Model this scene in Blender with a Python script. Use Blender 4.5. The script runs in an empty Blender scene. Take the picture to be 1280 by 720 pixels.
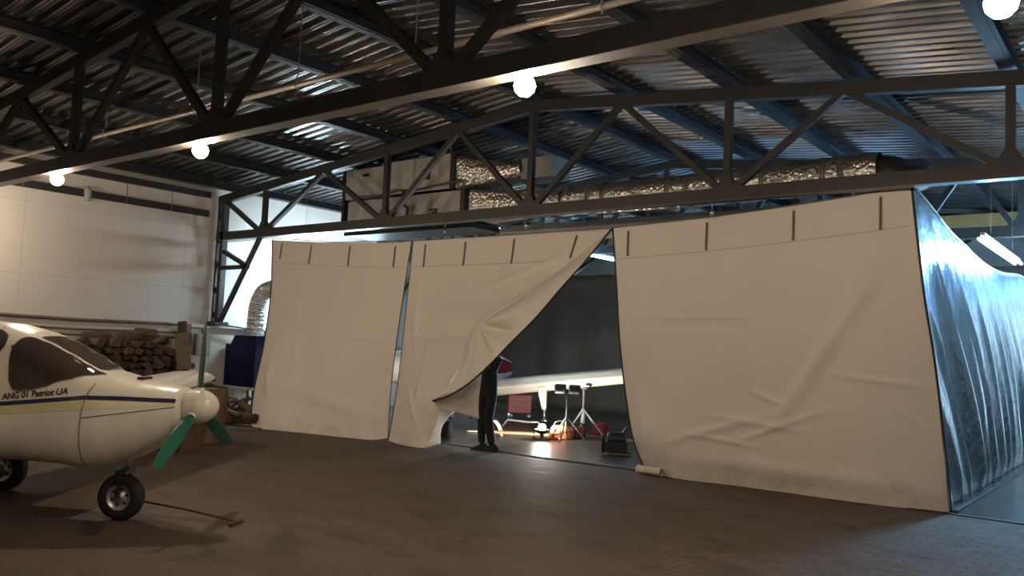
import bpy, bmesh, math, random
from mathutils import Vector, Matrix, noise
random.seed(7)
PI = math.pi
scn = bpy.context.scene
COL = scn.collection

# ------------------------------------------------------------------ camera, world, exposure, large lights
F = 1050.0
YAW, PITCH, ROLL = math.radians(38.4), math.radians(4.0), math.radians(2.45)
CAM = Vector((0, 0, 1.6))
_fw = Vector((-math.sin(YAW)*math.cos(PITCH), math.cos(YAW)*math.cos(PITCH), math.sin(PITCH)))
_r0 = Vector((math.cos(YAW), math.sin(YAW), 0)); _u0 = _r0.cross(_fw)
_R = math.cos(ROLL)*_r0 + math.sin(ROLL)*_u0
_U = -math.sin(ROLL)*_r0 + math.cos(ROLL)*_u0
cd = bpy.data.cameras.new('camera'); cam = bpy.data.objects.new('camera', cd); COL.objects.link(cam)
cd.sensor_width = 36; cd.lens = 36*F/1280; cd.clip_start = 0.05; cd.clip_end = 200
cam.matrix_world = Matrix(((_R.x, _U.x, -_fw.x, CAM.x), (_R.y, _U.y, -_fw.y, CAM.y), (_R.z, _U.z, -_fw.z, CAM.z), (0, 0, 0, 1)))
scn.camera = cam
scn.view_settings.view_transform = 'Standard'; scn.view_settings.look = 'None'
scn.view_settings.exposure = 0.0; scn.view_settings.gamma = 1.0
scn.view_settings.use_curve_mapping = False
w = bpy.data.worlds.new('world'); scn.world = w; w.use_nodes = True
w.node_tree.nodes['Background'].inputs[0].default_value = (0.6, 0.75, 1, 1)
w.node_tree.nodes['Background'].inputs[1].default_value = 0.02

LAMP_L = 640.0      # radiance of the warm bulbs
TUBE_L = 165.0       # radiance of the cool tubes
GATE_P = 28.0      # daylight through the side gate
LEFT_P = 45.0
WORK_P = 95.0

def area(name, loc, direction, sx, sy, power, color):
    l = bpy.data.lights.new(name, 'AREA'); l.shape = 'RECTANGLE'; l.size = sx; l.size_y = sy
    l.energy = power; l.color = color
    o = bpy.data.objects.new(name, l); COL.objects.link(o); o.location = loc
    o.rotation_euler = Vector(direction).to_track_quat('-Z', 'Y').to_euler()
    return o
area('gate_daylight', (-0.35, 20.3, 1.9), (0, -1, 0), 2.3, 3.0, GATE_P, (0.50, 0.78, 1.0))
area('side_window_daylight', (-14.0, 20.3, 2.6), (-0.25, -1, 0.05), 2.0, 2.0, LEFT_P, (0.62, 0.86, 1.0))

def ray(x, y): return _fw + _R*((x-640)/F) - _U*((y-360)/F)
def at(x, y, Y):                       # the point of a pixel on the vertical plane Y
    d = ray(x, y); return CAM + d*((Y-CAM.y)/d.y)
def fl(x, y, z=0.0):
    d = ray(x, y); return CAM + d*((z-CAM.z)/d.z)

# ------------------------------------------------------------------ materials
def newmat(name):
    m = bpy.data.materials.new(name); m.use_nodes = True
    nt = m.node_tree; return m, nt, nt.nodes['Principled BSDF']
def L(nt, a, b): nt.links.new(a, b)
def nd(nt, t, **kw):
    n = nt.nodes.new(t)
    for k, v in kw.items(): setattr(n, k, v)
    return n
def ramp(nt, fac, stops):
    n = nd(nt, 'ShaderNodeValToRGB'); e = n.color_ramp.elements
    while len(e) < len(stops): e.new(0.5)
    for i, (p, c) in enumerate(stops):
        e[i].position = p; e[i].color = (*c, 1) if len(c) == 3 else c
    L(nt, fac, n.inputs[0]); return n.outputs[0]
def noise_t(nt, scale, detail=4, rough=0.55, vec=None, dist=0.0):
    n = nd(nt, 'ShaderNodeTexNoise'); n.inputs['Scale'].default_value = scale
    n.inputs['Detail'].default_value = detail; n.inputs['Roughness'].default_value = rough
    n.inputs['Distortion'].default_value = dist
    if vec is not None: L(nt, vec, n.inputs['Vector'])
    return n.outputs['Fac']
def objvec(nt, scale=(1, 1, 1)):
    tc = nd(nt, 'ShaderNodeTexCoord'); mp = nd(nt, 'ShaderNodeMapping'); mp.inputs['Scale'].default_value = scale
    L(nt, tc.outputs['Object'], mp.inputs['Vector']); return mp.outputs['Vector']
def mixc(nt, fac, a, b, mode='MIX'):
    n = nd(nt, 'ShaderNodeMix', data_type='RGBA', blend_type=mode)
    if isinstance(fac, (int, float)): n.inputs[0].default_value = fac
    else: L(nt, fac, n.inputs[0])
    for i, v in ((6, a), (7, b)):
        if isinstance(v, tuple): n.inputs[i].default_value = (*v, 1)
        else: L(nt, v, n.inputs[i])
    return n.outputs[2]
def bump(nt, bs, h, strength=0.3, dist=0.01):
    b = nd(nt, 'ShaderNodeBump'); b.inputs['Strength'].default_value = strength; b.inputs['Distance'].default_value = dist
    L(nt, h, b.inputs['Height']); L(nt, b.outputs[0], bs.inputs['Normal'])
def simple(name, c, rough=0.6, metal=0.0, var=0.15, scale=6.0, bmp=0.0, coat=0.0):
    m, nt, b = newmat(name); v = objvec(nt)
    f = noise_t(nt, scale, 5, 0.6, v)
    d = tuple(max(0, x*(1-var)) for x in c); e = tuple(min(1, x*(1+var)) for x in c)
    L(nt, ramp(nt, f, [(0.3, d), (0.7, e)]), b.inputs['Base Color'])
    b.inputs['Roughness'].default_value = rough; b.inputs['Metallic'].default_value = metal
    b.inputs['Coat Weight'].default_value = coat
    if bmp: bump(nt, b, f, bmp, 0.01)
    return m
def emit(name, c, s):
    m, nt, b = newmat(name); b.inputs['Base Color'].default_value = (*c, 1)
    b.inputs['Emission Color'].default_value = (*c, 1); b.inputs['Emission Strength'].default_value = s
    return m

M = {}
M['steel'] = simple('dark_grey_steel_paint', (0.021, 0.020, 0.019), 0.5, 0.0, 0.25, 5)
M['flange'] = simple('lamplit_grey_flange', (0.11, 0.10, 0.09), 0.35, 0.2, 0.2, 4)  # paler than the chords: bulb light on the underside put into the colour
M['purlin'] = simple('dark_purlin_paint', (0.016, 0.018, 0.021), 0.6, 0.0, 0.2, 4)
M['white_steel'] = simple('pale_steel', (0.45, 0.46, 0.46), 0.4, 0.1, 0.1)
M['black'] = simple('black_plastic', (0.012, 0.012, 0.012), 0.5, 0, 0.2)
M['rubber'] = simple('black_rubber', (0.010, 0.009, 0.009), 0.75, 0, 0.3, 12, 0.2)
M['alu'] = simple('wheel_aluminium', (0.62, 0.62, 0.62), 0.35, 0.8, 0.2)
M['chrome'] = simple('dull_chrome', (0.6, 0.6, 0.6), 0.25, 0.9, 0.1)
M['paint'] = simple('cream_white_aircraft_paint', (0.70, 0.66, 0.57), 0.28, 0, 0.03, 3, coat=0.4)
M['blue_stripe'] = simple('dark_blue_stripe', (0.015, 0.012, 0.065), 0.35, 0, 0.05)
M['yellow_stripe'] = simple('pale_yellow_stripe', (0.62, 0.56, 0.33), 0.35, 0, 0.05)
M['seam'] = simple('dark_seam', (0.16, 0.13, 0.10), 0.6, 0, 0.1)
M['letter'] = simple('black_lettering', (0.02, 0.02, 0.03), 0.5, 0, 0.05)
M['green'] = simple('dark_green_propeller_paint', (0.012, 0.115, 0.070), 0.35, 0, 0.15, 8, coat=0.3)
M['card'] = simple('brown_cardboard', (0.13, 0.078, 0.048), 0.85, 0, 0.15, 5)
M['blue_case'] = simple('dark_blue_sheet_metal', (0.003, 0.005, 0.034), 0.45, 0, 0.1)
M['blue_case'].node_tree.nodes['Principled BSDF'].inputs['Specular IOR Level'].default_value = 0.15
M['redp'] = simple('red_paint', (0.28, 0.010, 0.014), 0.45, 0, 0.15)
M['orange'] = simple('orange_fabric', (0.75, 0.16, 0.04), 0.7, 0, 0.2)
M['cloth_black'] = simple('black_cloth', (0.008, 0.008, 0.010), 0.85, 0, 0.3)
M['skin'] = simple('skin', (0.50, 0.28, 0.19), 0.5, 0, 0.1)
M['hair'] = simple('dark_hair', (0.02, 0.014, 0.010), 0.6, 0, 0.2)
M['hem'] = simple('black_hem_tape', (0.012, 0.012, 0.013), 0.6, 0, 0.1)
M['thread'] = simple('sewn_seam_thread', (0.42, 0.37, 0.31), 0.8, 0, 0.1)
M['strap'] = simple('grey_brown_webbing', (0.13, 0.105, 0.075), 0.8, 0, 0.1)
M['plaster_box'] = simple('grey_green_box', (0.22, 0.23, 0.20), 0.6, 0, 0.1)
M['wood'] = simple('raw_board', (0.62, 0.36, 0.20), 0.7, 0, 0.2, 9)
M['board_dark'] = simple('old_board', (0.13, 0.088, 0.055), 0.8, 0, 0.25, 9)
M['yellow_wall'] = simple('ochre_beam_paint', (0.62, 0.36, 0.13), 0.6, 0, 0.1)
M['cable'] = simple('grey_pipe', (0.14, 0.12, 0.10), 0.45, 0.2, 0.1)
M['bulb'] = emit('lit_warm_bulb', (1.0, 0.80, 0.60), LAMP_L)
M['tube'] = emit('lit_cool_tube', (0.36, 0.68, 1.0), TUBE_L)
M['tube_far'] = emit('added_uplight_tube', (0.30, 0.62, 1.0), 240.0)
M['tube_mid'] = emit('lit_cool_tube_over_enclosure', (0.30, 0.62, 1.0), 30.0)
M['tube_left'] = emit('lit_cool_tube_in_passage', (0.66, 0.88, 1.0), TUBE_L*2.2)
M['work'] = emit('lit_work_lamp', (1.0, 0.90, 0.76), 1500.0)
M['added_glow_band'] = emit('added_blue_window_glow', (0.22, 0.55, 1.0), 7.0)  # glow of the two added window bands
M['sky'] = emit('daylight_outside', (0.6, 0.82, 1.0), 3.0)

def mk_floor():
    m, nt, b = newmat('worn_block_paving')
    v = objvec(nt)
    mp = nd(nt, 'ShaderNodeMapping'); mp.inputs['Rotation'].default_value = (0, 0, math.radians(2)); L(nt, v, mp.inputs['Vector'])
    wob = nd(nt, 'ShaderNodeTexNoise'); wob.inputs['Scale'].default_value = 2.2; wob.inputs['Detail'].default_value = 3; L(nt, v, wob.inputs['Vector'])
    vm = nd(nt, 'ShaderNodeVectorMath', operation='SCALE'); vm.inputs['Scale'].default_value = 0.03; L(nt, wob.outputs['Color'], vm.inputs[0])
    va = nd(nt, 'ShaderNodeVectorMath', operation='ADD'); L(nt, mp.outputs[0], va.inputs[0]); L(nt, vm.outputs[0], va.inputs[1])
    br = nd(nt, 'ShaderNodeTexBrick'); L(nt, va.outputs[0], br.inputs['Vector'])
    br.inputs['Scale'].default_value = 1.0; br.inputs['Brick Width'].default_value = 0.21; br.inputs['Row Height'].default_value = 0.105
    br.inputs['Mortar Size'].default_value = 0.007; br.inputs['Mortar Smooth'].default_value = 0.4; br.inputs['Bias'].default_value = 0.0
    br.inputs['Color1'].default_value = (0.125, 0.096, 0.072, 1); br.inputs['Color2'].default_value = (0.088, 0.068, 0.050, 1)
    br.inputs['Mortar'].default_value = (0.030, 0.026, 0.023, 1)
    big = noise_t(nt, 0.55, 6, 0.62, v, 0.6)
    dust = mixc(nt, ramp(nt, big, [(0.36, (0.97,)*3), (0.70, (0.55,)*3)]), br.outputs['Color'], (0.078, 0.055, 0.037))
    # dust swept over the joints everywhere but towards +X
    sx = nd(nt, 'ShaderNodeSeparateXYZ'); L(nt, v, sx.inputs[0])
    mr = nd(nt, 'ShaderNodeMapRange'); mr.inputs[1].default_value = -3.6; mr.inputs[2].default_value = -2.0; mr.inputs[3].default_value = 0.96; mr.inputs[4].default_value = 0.0
    L(nt, sx.outputs['X'], mr.inputs[0])
    dust2 = mixc(nt, mr.outputs[0], br.outputs['Color'], dust)
    mid = noise_t(nt, 3.5, 8, 0.7, objvec(nt, (0.5, 1, 1)), 0.4)
    c1 = mixc(nt, 1.0, dust2, ramp(nt, mid, [(0.25, (0.58,)*3), (0.5, (1.0,)*3), (0.78, (1.40,)*3)]), 'MULTIPLY')
    st = noise_t(nt, 1.15, 3, 0.5, objvec(nt, (1, 1.7, 1)), 0.8)
    c2 = mixc(nt, ramp(nt, st, [(0.56, (0,)*3), (0.66, (0.75,)*3)]), c1, (0.045, 0.033, 0.027))
    vo = nd(nt, 'ShaderNodeTexVoronoi'); vo.inputs['Scale'].default_value = 2.6; L(nt, v, vo.inputs['Vector'])
    c3 = mixc(nt, ramp(nt, vo.outputs['Distance'], [(0.012, (1,)*3), (0.022, (0,)*3)]), c2, (0.55, 0.52, 0.46))
    L(nt, c3, b.inputs['Base Color'])
    L(nt, ramp(nt, mid, [(0.3, (0.62,)*3), (0.7, (0.85,)*3)]), b.inputs['Roughness'])
    ma = nd(nt, 'ShaderNodeMath', operation='MULTIPLY_ADD'); L(nt, mid, ma.inputs[0]); ma.inputs[1].default_value = 0.5
    inv = nd(nt, 'ShaderNodeMath', operation='SUBTRACT'); inv.inputs[0].default_value = 1; L(nt, br.outputs['Fac'], inv.inputs[1])
    cl = nd(nt, 'ShaderNodeMath', operation='SUBTRACT'); cl.inputs[0].default_value = 1.12; L(nt, mr.outputs[0], cl.inputs[1])
    jm = nd(nt, 'ShaderNodeMath', operation='MULTIPLY'); L(nt, inv.outputs[0], jm.inputs[0]); L(nt, cl.outputs[0], jm.inputs[1])
    L(nt, jm.outputs[0], ma.inputs[2]); bump(nt, b, ma.outputs[0], 0.45, 0.01)
    return m
M['floor'] = mk_floor()

def mk_galv():
    m, nt, b = newmat('galvanised_roof_sheet'); v = objvec(nt)
    f = noise_t(nt, 1.6, 6, 0.65, objvec(nt, (0.6, 3, 3)))
    L(nt, ramp(nt, f, [(0.25, (0.07, 0.067, 0.064)), (0.5, (0.13, 0.127, 0.124)), (0.75, (0.21, 0.207, 0.204))]), b.inputs['Base Color'])
    b.inputs['Metallic'].default_value = 0.86
    g = noise_t(nt, 1.2, 3, 0.5, objvec(nt, (0.4, 4, 4)))
    L(nt, ramp(nt, g, [(0.3, (0.24,)*3), (0.7, (0.38,)*3)]), b.inputs['Roughness'])
    return m
M['galv'] = mk_galv()

def mk_tarp(name, c, dirt):
    m, nt, b = newmat(name); v = objvec(nt)
    f = noise_t(nt, 1.3, 5, 0.6, v, 0.4)
    base = ramp(nt, f, [(0.3, tuple(x*0.985 for x in c)), (0.7, tuple(min(1, x*1.015) for x in c))])
    sp = nd(nt, 'ShaderNodeSeparateXYZ'); L(nt, v, sp.inputs[0])
    mr = nd(nt, 'ShaderNodeMapRange'); mr.inputs[1].default_value = -3.3; mr.inputs[2].default_value = -2.85; mr.inputs[3].default_value = 0.8; mr.inputs[4].default_value = 0.0
    L(nt, sp.outputs['Z'], mr.inputs[0])
    mm = nd(nt, 'ShaderNodeMath', operation='MULTIPLY'); L(nt, mr.outputs[0], mm.inputs[0]); L(nt, ramp(nt, noise_t(nt, 3.2, 6, 0.7, v), [(0.45, (0,)*3), (0.7, (1,)*3)]), mm.inputs[1])
    L(nt, mixc(nt, mm.outputs[0], base, dirt), b.inputs['Base Color'])
    b.inputs['Roughness'].default_value = 0.48; b.inputs['Specular IOR Level'].default_value = 0.35
    # fine creases, and sharper packing folds
    n1 = noise_t(nt, 2.0, 6, 0.6, objvec(nt, (1, 1, 1)), 1.2)
    wv = nd(nt, 'ShaderNodeTexVoronoi', feature='DISTANCE_TO_EDGE'); wv.inputs['Scale'].default_value = 0.9; 
    wd = nd(nt, 'ShaderNodeVectorMath', operation='ADD'); wn = nd(nt, 'ShaderNodeTexNoise'); wn.inputs['Scale'].default_value = 0.8
    L(nt, v, wn.inputs['Vector']); L(nt, v, wd.inputs[0]); L(nt, wn.outputs['Color'], wd.inputs[1]); L(nt, wd.outputs[0], wv.inputs['Vector'])
    e = ramp(nt, wv.outputs['Distance'], [(0.0, (0.0,)*3), (0.05, (1,)*3)])
    ma = nd(nt, 'ShaderNodeMath', operation='MULTIPLY_ADD'); L(nt, n1, ma.inputs[0]); ma.inputs[1].default_value = 0.32; 
    m2 = nd(nt, 'ShaderNodeMath', operation='MULTIPLY'); L(nt, e, m2.inputs[0]); m2.inputs[1].default_value = 0.16
    L(nt, m2.outputs[0], ma.inputs[2]); bump(nt, b, ma.outputs[0], 0.35, 0.02)
    return m
M['tarp'] = mk_tarp('off_white_tarpaulin', (0.66, 0.60, 0.53), (0.46, 0.41, 0.34))

def mk_silver():
    m, nt, b = newmat('silver_film_sheeting'); v = objvec(nt)
    b.inputs['Base Color'].default_value = (0.26, 0.33, 0.36, 1)
    b.inputs['Metallic'].default_value = 0.75; b.inputs['Roughness'].default_value = 0.24
    n1 = noise_t(nt, 5.0, 6, 0.65, objvec(nt, (1, 2.2, 0.7)), 1.0)
    bump(nt, b, n1, 0.8, 0.05); return m
M['silver'] = mk_silver()
def mk_foil():
    m, nt, b = newmat('crumpled_foil_insulation'); v = objvec(nt)
    b.inputs['Base Color'].default_value = (0.60, 0.57, 0.52, 1); b.inputs['Metallic'].default_value = 0.9; b.inputs['Roughness'].default_value = 0.3
    vo = nd(nt, 'ShaderNodeTexVoronoi'); vo.inputs['Scale'].default_value = 22; L(nt, v, vo.inputs['Vector'])
    bump(nt, b, vo.outputs['Distance'], 0.8, 0.02); return m
M['foil'] = mk_foil()
def mk_wall(name, c):
    m, nt, b = newmat(name); v = objvec(nt)
    f = noise_t(nt, 0.7, 6, 0.6, v)
    base = ramp(nt, f, [(0.3, tuple(x*0.93 for x in c)), (0.7, c)])
    br = nd(nt, 'ShaderNodeTexBrick'); mp = nd(nt, 'ShaderNodeMapping'); mp.inputs['Rotation'].default_value = (PI/2, 0, PI/2)
    tc = nd(nt, 'ShaderNodeTexCoord'); L(nt, tc.outputs['Object'], mp.inputs['Vector'])
    sx = nd(nt, 'ShaderNodeSeparateXYZ'); L(nt, tc.outputs['Object'], sx.inputs[0])
    cb = nd(nt, 'ShaderNodeCombineXYZ'); L(nt, sx.outputs['Y'], cb.inputs[0]); L(nt, sx.outputs['Z'], cb.inputs[1])
    L(nt, cb.outputs[0], br.inputs['Vector'])
    br.inputs['Scale'].default_value = 1; br.inputs['Brick Width'].default_value = 3.0; br.inputs['Row Height'].default_value = 1.25
    br.inputs['Mortar Size'].default_value = 0.012; br.inputs['Mortar Smooth'].default_value = 0.8; br.offset = 0.0
    L(nt, mixc(nt, br.outputs['Fac'], base, tuple(x*0.80 for x in c)), b.inputs['Base Color'])
    b.inputs['Roughness'].default_value = 0.7
    bump(nt, b, noise_t(nt, 30, 4, 0.6, v), 0.1, 0.01); return m
M['wall'] = mk_wall('off_white_wall_paint', (0.50, 0.475, 0.44))
M['wall_dark'] = simple('grey_sheet_wall', (0.22, 0.22, 0.21), 0.7, 0, 0.12, 1.5)
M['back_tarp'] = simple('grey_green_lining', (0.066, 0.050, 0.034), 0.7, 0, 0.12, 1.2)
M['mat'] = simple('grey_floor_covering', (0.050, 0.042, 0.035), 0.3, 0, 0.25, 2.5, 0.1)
M['mat'].node_tree.nodes['Principled BSDF'].inputs['Specular IOR Level'].default_value = 0.25
M['hvac'] = simple('stained_white_casing', (0.30, 0.295, 0.28), 0.55, 0, 0.3, 3)
def mk_bark():
    m, nt, b = newmat('firewood_bark'); v = objvec(nt, (1, 6, 6))
    oi = nd(nt, 'ShaderNodeObjectInfo')
    f = noise_t(nt, 5, 6, 0.7, v)
    c = ramp(nt, f, [(0.3, (0.035, 0.022, 0.015)), (0.7, (0.13, 0.085, 0.055))])
    L(nt, mixc(nt, 1.0, c, ramp(nt, oi.outputs['Random'], [(0, (0.6,)*3), (0.6, (1.0,)*3), (1, (1.5,)*3)]), 'MULTIPLY'), b.inputs['Base Color'])
    b.inputs['Roughness'].default_value = 0.9; bump(nt, b, f, 0.6, 0.02); return m
M['bark'] = mk_bark()
def mk_end():
    m, nt, b = newmat('sawn_log_end'); v = objvec(nt, (1, 1, 1))
    oi = nd(nt, 'ShaderNodeObjectInfo')
    f = noise_t(nt, 9, 5, 0.7, v)
    c = ramp(nt, f, [(0.3, (0.026, 0.016, 0.012)), (0.7, (0.11, 0.074, 0.052))])
    L(nt, mixc(nt, 1.0, c, ramp(nt, oi.outputs['Random'], [(0, (0.45,)*3), (0.6, (0.95,)*3), (0.9, (1.2,)*3), (1, (2.0,)*3)]), 'MULTIPLY'), b.inputs['Base Color'])
    b.inputs['Roughness'].default_value = 0.9; return m
M['log_end'] = mk_end()
def mk_glass():
    m, nt, b = newmat('smoky_canopy_glass')
    b.inputs['Base Color'].default_value = (0.055, 0.042, 0.036, 1); b.inputs['Roughness'].default_value = 0.06
    b.inputs['Alpha'].default_value = 0.85; b.inputs['Specular IOR Level'].default_value = 0.6
    return m
M['glass'] = mk_glass()

# ------------------------------------------------------------------ mesh builder
class MB:
    def __init__(s): s.v = []; s.f = []; s.m = []; s.cm = 0
    def add(s, vs, fs):
        n = len(s.v); s.v += [tuple(p) for p in vs]; s.f += [tuple(i+n for i in f) for f in fs]; s.m += [s.cm]*len(fs); return s
    def box(s, c, d, rot=None):
        c = Vector(c); hx, hy, hz = d[0]/2, d[1]/2, d[2]/2
        vs = [Vector((x, y, z)) for z in (-hz, hz) for y in (-hy, hy) for x in (-hx, hx)]
        if rot: vs = [rot @ p for p in vs]
        return s.add([c+p for p in vs], [(0, 2, 3, 1), (4, 5, 7, 6), (0, 1, 5, 4), (2, 6, 7, 3), (0, 4, 6, 2), (1, 3, 7, 5)])
    def frame(s, p, q, up=(0, 0, 1)):
        t = (Vector(q)-Vector(p)).normalized(); u = Vector(up)
        if abs(t.dot(u)) > 0.98: u = Vector((0, 1, 0)) if abs(t.y) < 0.9 else Vector((1, 0, 0))
        a = t.cross(u).normalized(); return t, a, a.cross(t)
    def bar(s, p, q, wa, wb, up=(0, 0, 1)):
        p, q = Vector(p), Vector(q); t, a, b = s.frame(p, q, up); vs = []
        for c in (p, q):
            for i, j in ((-1, -1), (1, -1), (1, 1), (-1, 1)): vs.append(c+a*(wa/2*i)+b*(wb/2*j))
        return s.add(vs, [(0, 3, 2, 1), (4, 5, 6, 7), (0, 1, 5, 4), (1, 2, 6, 5), (2, 3, 7, 6), (3, 0, 4, 7)])
    def chan(s, p, q, wa, wb, t_, up=(0, 0, 1)):          # C channel opening to +a
        p, q = Vector(p), Vector(q); t, a, b = s.frame(p, q, up)
        o = [(-wa/2, -wb/2), (wa/2, -wb/2), (wa/2, -wb/2+t_), (-wa/2+t_, -wb/2+t_), (-wa/2+t_, wb/2-t_), (wa/2, wb/2-t_), (wa/2, wb/2), (-wa/2, wb/2)]
        vs = [c+a*x+b*y for c in (p, q) for x, y in o]; n = 8
        fs = [(i, (i+1) % n, n+(i+1) % n, n+i) for i in range(n)]
        fs += [(0, 7, 4, 3), (7, 6, 5, 4), (0, 3, 2, 1), (8, 11, 12, 15), (15, 12, 13, 14), (8, 9, 10, 11)]
        return s.add(vs, fs)
    def tube(s, pts, r, n=10, cap=True):
        pts = [Vector(p) for p in pts]; k = len(pts)
        rs = r if isinstance(r, (list, tuple)) else [r]*k
        base = []; t0 = (pts[1]-pts[0]).normalized(); _, a, b = s.frame(pts[0], pts[1])
        for i, p in enumerate(pts):
            t = ((pts[min(i+1, k-1)]-pts[max(i-1, 0)])).normalized()
            a = (a - t*a.dot(t)).normalized(); b = a.cross(t)
            base += [p+(a*math.cos(2*PI*j/n)+b*math.sin(2*PI*j/n))*rs[i] for j in range(n)]
        fs = [(i*n+j, i*n+(j+1) % n, (i+1)*n+(j+1) % n, (i+1)*n+j) for i in range(k-1) for j in range(n)]
        if cap: fs += [tuple(range(n)), tuple((k-1)*n+j for j in reversed(range(n)))]
        return s.add(base, fs)
    def lathe(s, prof, c=(0, 0, 0), axis=(0, 0, 1), n=24):    # prof: (radius, height along axis)
        c = Vector(c); t = Vector(axis).normalized(); u = Vector((0, 0, 1)) if abs(t.z) < 0.9 else Vector((1, 0, 0))
        a = t.cross(u).normalized(); b = t.cross(a); vs = []; k = len(prof)
        for r, h in prof: vs += [c+t*h+(a*math.cos(2*PI*j/n)+b*math.sin(2*PI*j/n))*max(r, 1e-4) for j in range(n)]
        return s.add(vs, [(i*n+j, i*n+(j+1) % n, (i+1)*n+(j+1) % n, (i+1)*n+j) for i in range(k-1) for j in range(n)])
    def grid(s, nu, nv, fn, closed_u=False):
        vs = [fn(i/(nu if closed_u else nu-1), j/(nv-1)) for j in range(nv) for i in range(nu)]
        fs = []
        for j in range(nv-1):
            for i in range(nu if closed_u else nu-1):
                k = (i+1) % nu; fs.append((j*nu+i, j*nu+k, (j+1)*nu+k, (j+1)*nu+i))
        return s.add(vs, fs)
    def prism(s, poly, d):                                    # poly of 3D points extruded by the vector d
        n = len(poly); d = Vector(d); a = [Vector(p) for p in poly]
        return s.add(a+[p+d for p in a], [tuple(range(n))[::-1], tuple(range(n, 2*n))]+[(i, (i+1) % n, n+(i+1) % n, n+i) for i in range(n)])
    def build(s, name, mats, parent=None, smooth=False, thick=0, sub=0, org=None, bevel=0):
        if not isinstance(mats, (list, tuple)): mats = [mats]
        off = Vector(org) if org is not None else Vector((0, 0, 0))
        me = bpy.data.meshes.new(name); me.from_pydata([Vector(p)-off for p in s.v], [], s.f)
        for m in mats: me.materials.append(m)
        for p, k in zip(me.polygons, s.m): p.material_index = k
        bm = bmesh.new(); bm.from_mesh(me); bmesh.ops.recalc_face_normals(bm, faces=bm.faces); bm.to_mesh(me); bm.free()
        if smooth:
            for p in me.polygons: p.use_smooth = True
        o = bpy.data.objects.new(name, me); COL.objects.link(o); o.location = off
        if parent is not None: o.parent = parent
        if bevel:
            md = o.modifiers.new('bevel', 'BEVEL'); md.width = bevel; md.segments = 2; md.limit_method = 'ANGLE'
        if thick:
            md = o.modifiers.new('thickness', 'SOLIDIFY'); md.thickness = thick; md.offset = 0
        if sub:
            md = o.modifiers.new('sub', 'SUBSURF'); md.levels = sub; md.render_levels = sub
        return o
def thing(name, label, cat, loc=(0, 0, 0), rz=0, group=None):
    o = bpy.data.objects.new(name, None); COL.objects.link(o); o.location = loc; o.rotation_euler = (0, 0, rz)
    o.empty_display_size = 0.1
    return tag(o, label, cat, group)
def tag(o, label, cat, group=None, kind=None):
    o['label'] = label; o['category'] = cat
    if group: o['group'] = group
    if kind: o['kind'] = kind
    return o
def struct(o): o['kind'] = 'structure'; return o
def lerp_(a, b, t): return a+(b-a)*t
def lbl(o, l): o['label'] = l; return o
def nz(x, y, z): return noise.noise(Vector((x, y, z)))

# ------------------------------------------------------------------ the hall
XL, XR, YF, YB = -15.5, 1.4, -3.0, 20.6
def roof_z(X): return 5.28-0.1*abs(X+7.4)           # underside of the purlins
m = MB(); m.box(((XL+XR)/2, (YF+YB)/2, -0.1), (XR-XL+0.4, YB-YF+0.4, 0.2)); struct(m.build('floor', M['floor']))
m = MB()
prof = []
y = YF-0.2; k = 0
while y < YB+0.2:
    prof += [(y, 0.0), (y+0.028, 0.0), (y+0.034, 0.010), (y+0.042, 0.010), (y+0.048, 0.0), (y+0.075, 0.0), (y+0.092, 0.06), (y+0.128, 0.06), (y+0.134, 0.05), (y+0.141, 0.05), (y+0.147, 0.06), (y+0.183, 0.06)]; y += 0.2
vs = []; xs = [XL-0.3, -11.5, -7.4, -3, XR+0.3]
for X in xs: vs += [(X, yy, roof_z(X)+0.16+zz) for yy, zz in prof]
n = len(prof)
m.add(vs, [(i*n+j, (i+1)*n+j, (i+1)*n+j+1, i*n+j+1) for i in range(4) for j in range(n-1)])
struct(m.build('ceiling', M['galv'], thick=0.004))
m = MB(); m.box((XL-0.1, (YF+YB)/2, 2.5), (0.2, YB-YF, 5.0)); struct(m.build('wall_left', M['wall']))
m = MB(); m.box((XR+0.1, (YF+YB)/2, 2.5), (0.2, YB-YF, 5.0)); struct(m.build('wall_right', M['wall']))
m = MB(); m.box(((XL+XR)/2, YB+0.1, 2.75), (XR-XL, 0.2, 5.5)); struct(m.build('wall_back', M['wall']))
m = MB(); m.box(((XL+XR)/2, YF-0.1, 2.75), (XR-XL, 0.2, 5.5)); struct(m.build('wall_front', M['wall_dark']))
# low wall on which the lattice column stands
m = MB(); m.box((XL+0.14, 10.9, 0.86), (0.30, 3.6, 1.72)); m.box((XL+0.17, 10.9, 1.75), (0.38, 3.7, 0.06)); struct(m.build('trim_1', M['wall']))
m = MB(); m.box((XL+0.03, 3.0, 4.04), (0.06, 12.9, 0.13)); struct(m.build('trim_2', M['steel']))
m = MB(); m.box((XL+0.05, 3.0, 4.42), (0.10, 12.9, 0.12)); struct(m.build('trim_3', M['steel']))
# gate in the back wall, open to daylight, and the window of the left passage
m = MB()
for x0, x1, z0, z1 in ((-1.6, -1.5, 0, 3.5), (0.8, 0.9, 0, 3.5), (-1.6, 0.9, 3.4, 3.5)): m.box(((x0+x1)/2, YB-0.03, (z0+z1)/2), (x1-x0, 0.08, z1-z0))
m.cm = 1; m.box((-0.35, YB-0.01, 1.7), (2.3, 0.02, 3.4)); struct(m.build('door_1', [M['steel'], M['sky']]))
m = MB()
for x0, x1, z0, z1 in ((-15.05, -14.98, 1.6, 3.6), (-13.02, -12.95, 1.6, 3.6), (-15.05, -12.95, 1.55, 1.62), (-15.05, -12.95, 3.58, 3.65)): m.box(((x0+x1)/2, YB-0.03, (z0+z1)/2), (x1-x0, 0.08, z1-z0))
m.cm = 1; m.box((-14.0, YB-0.01, 2.6), (1.96, 0.02, 1.96)); struct(m.build('window_1', [M['steel'], M['sky']]))
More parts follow.
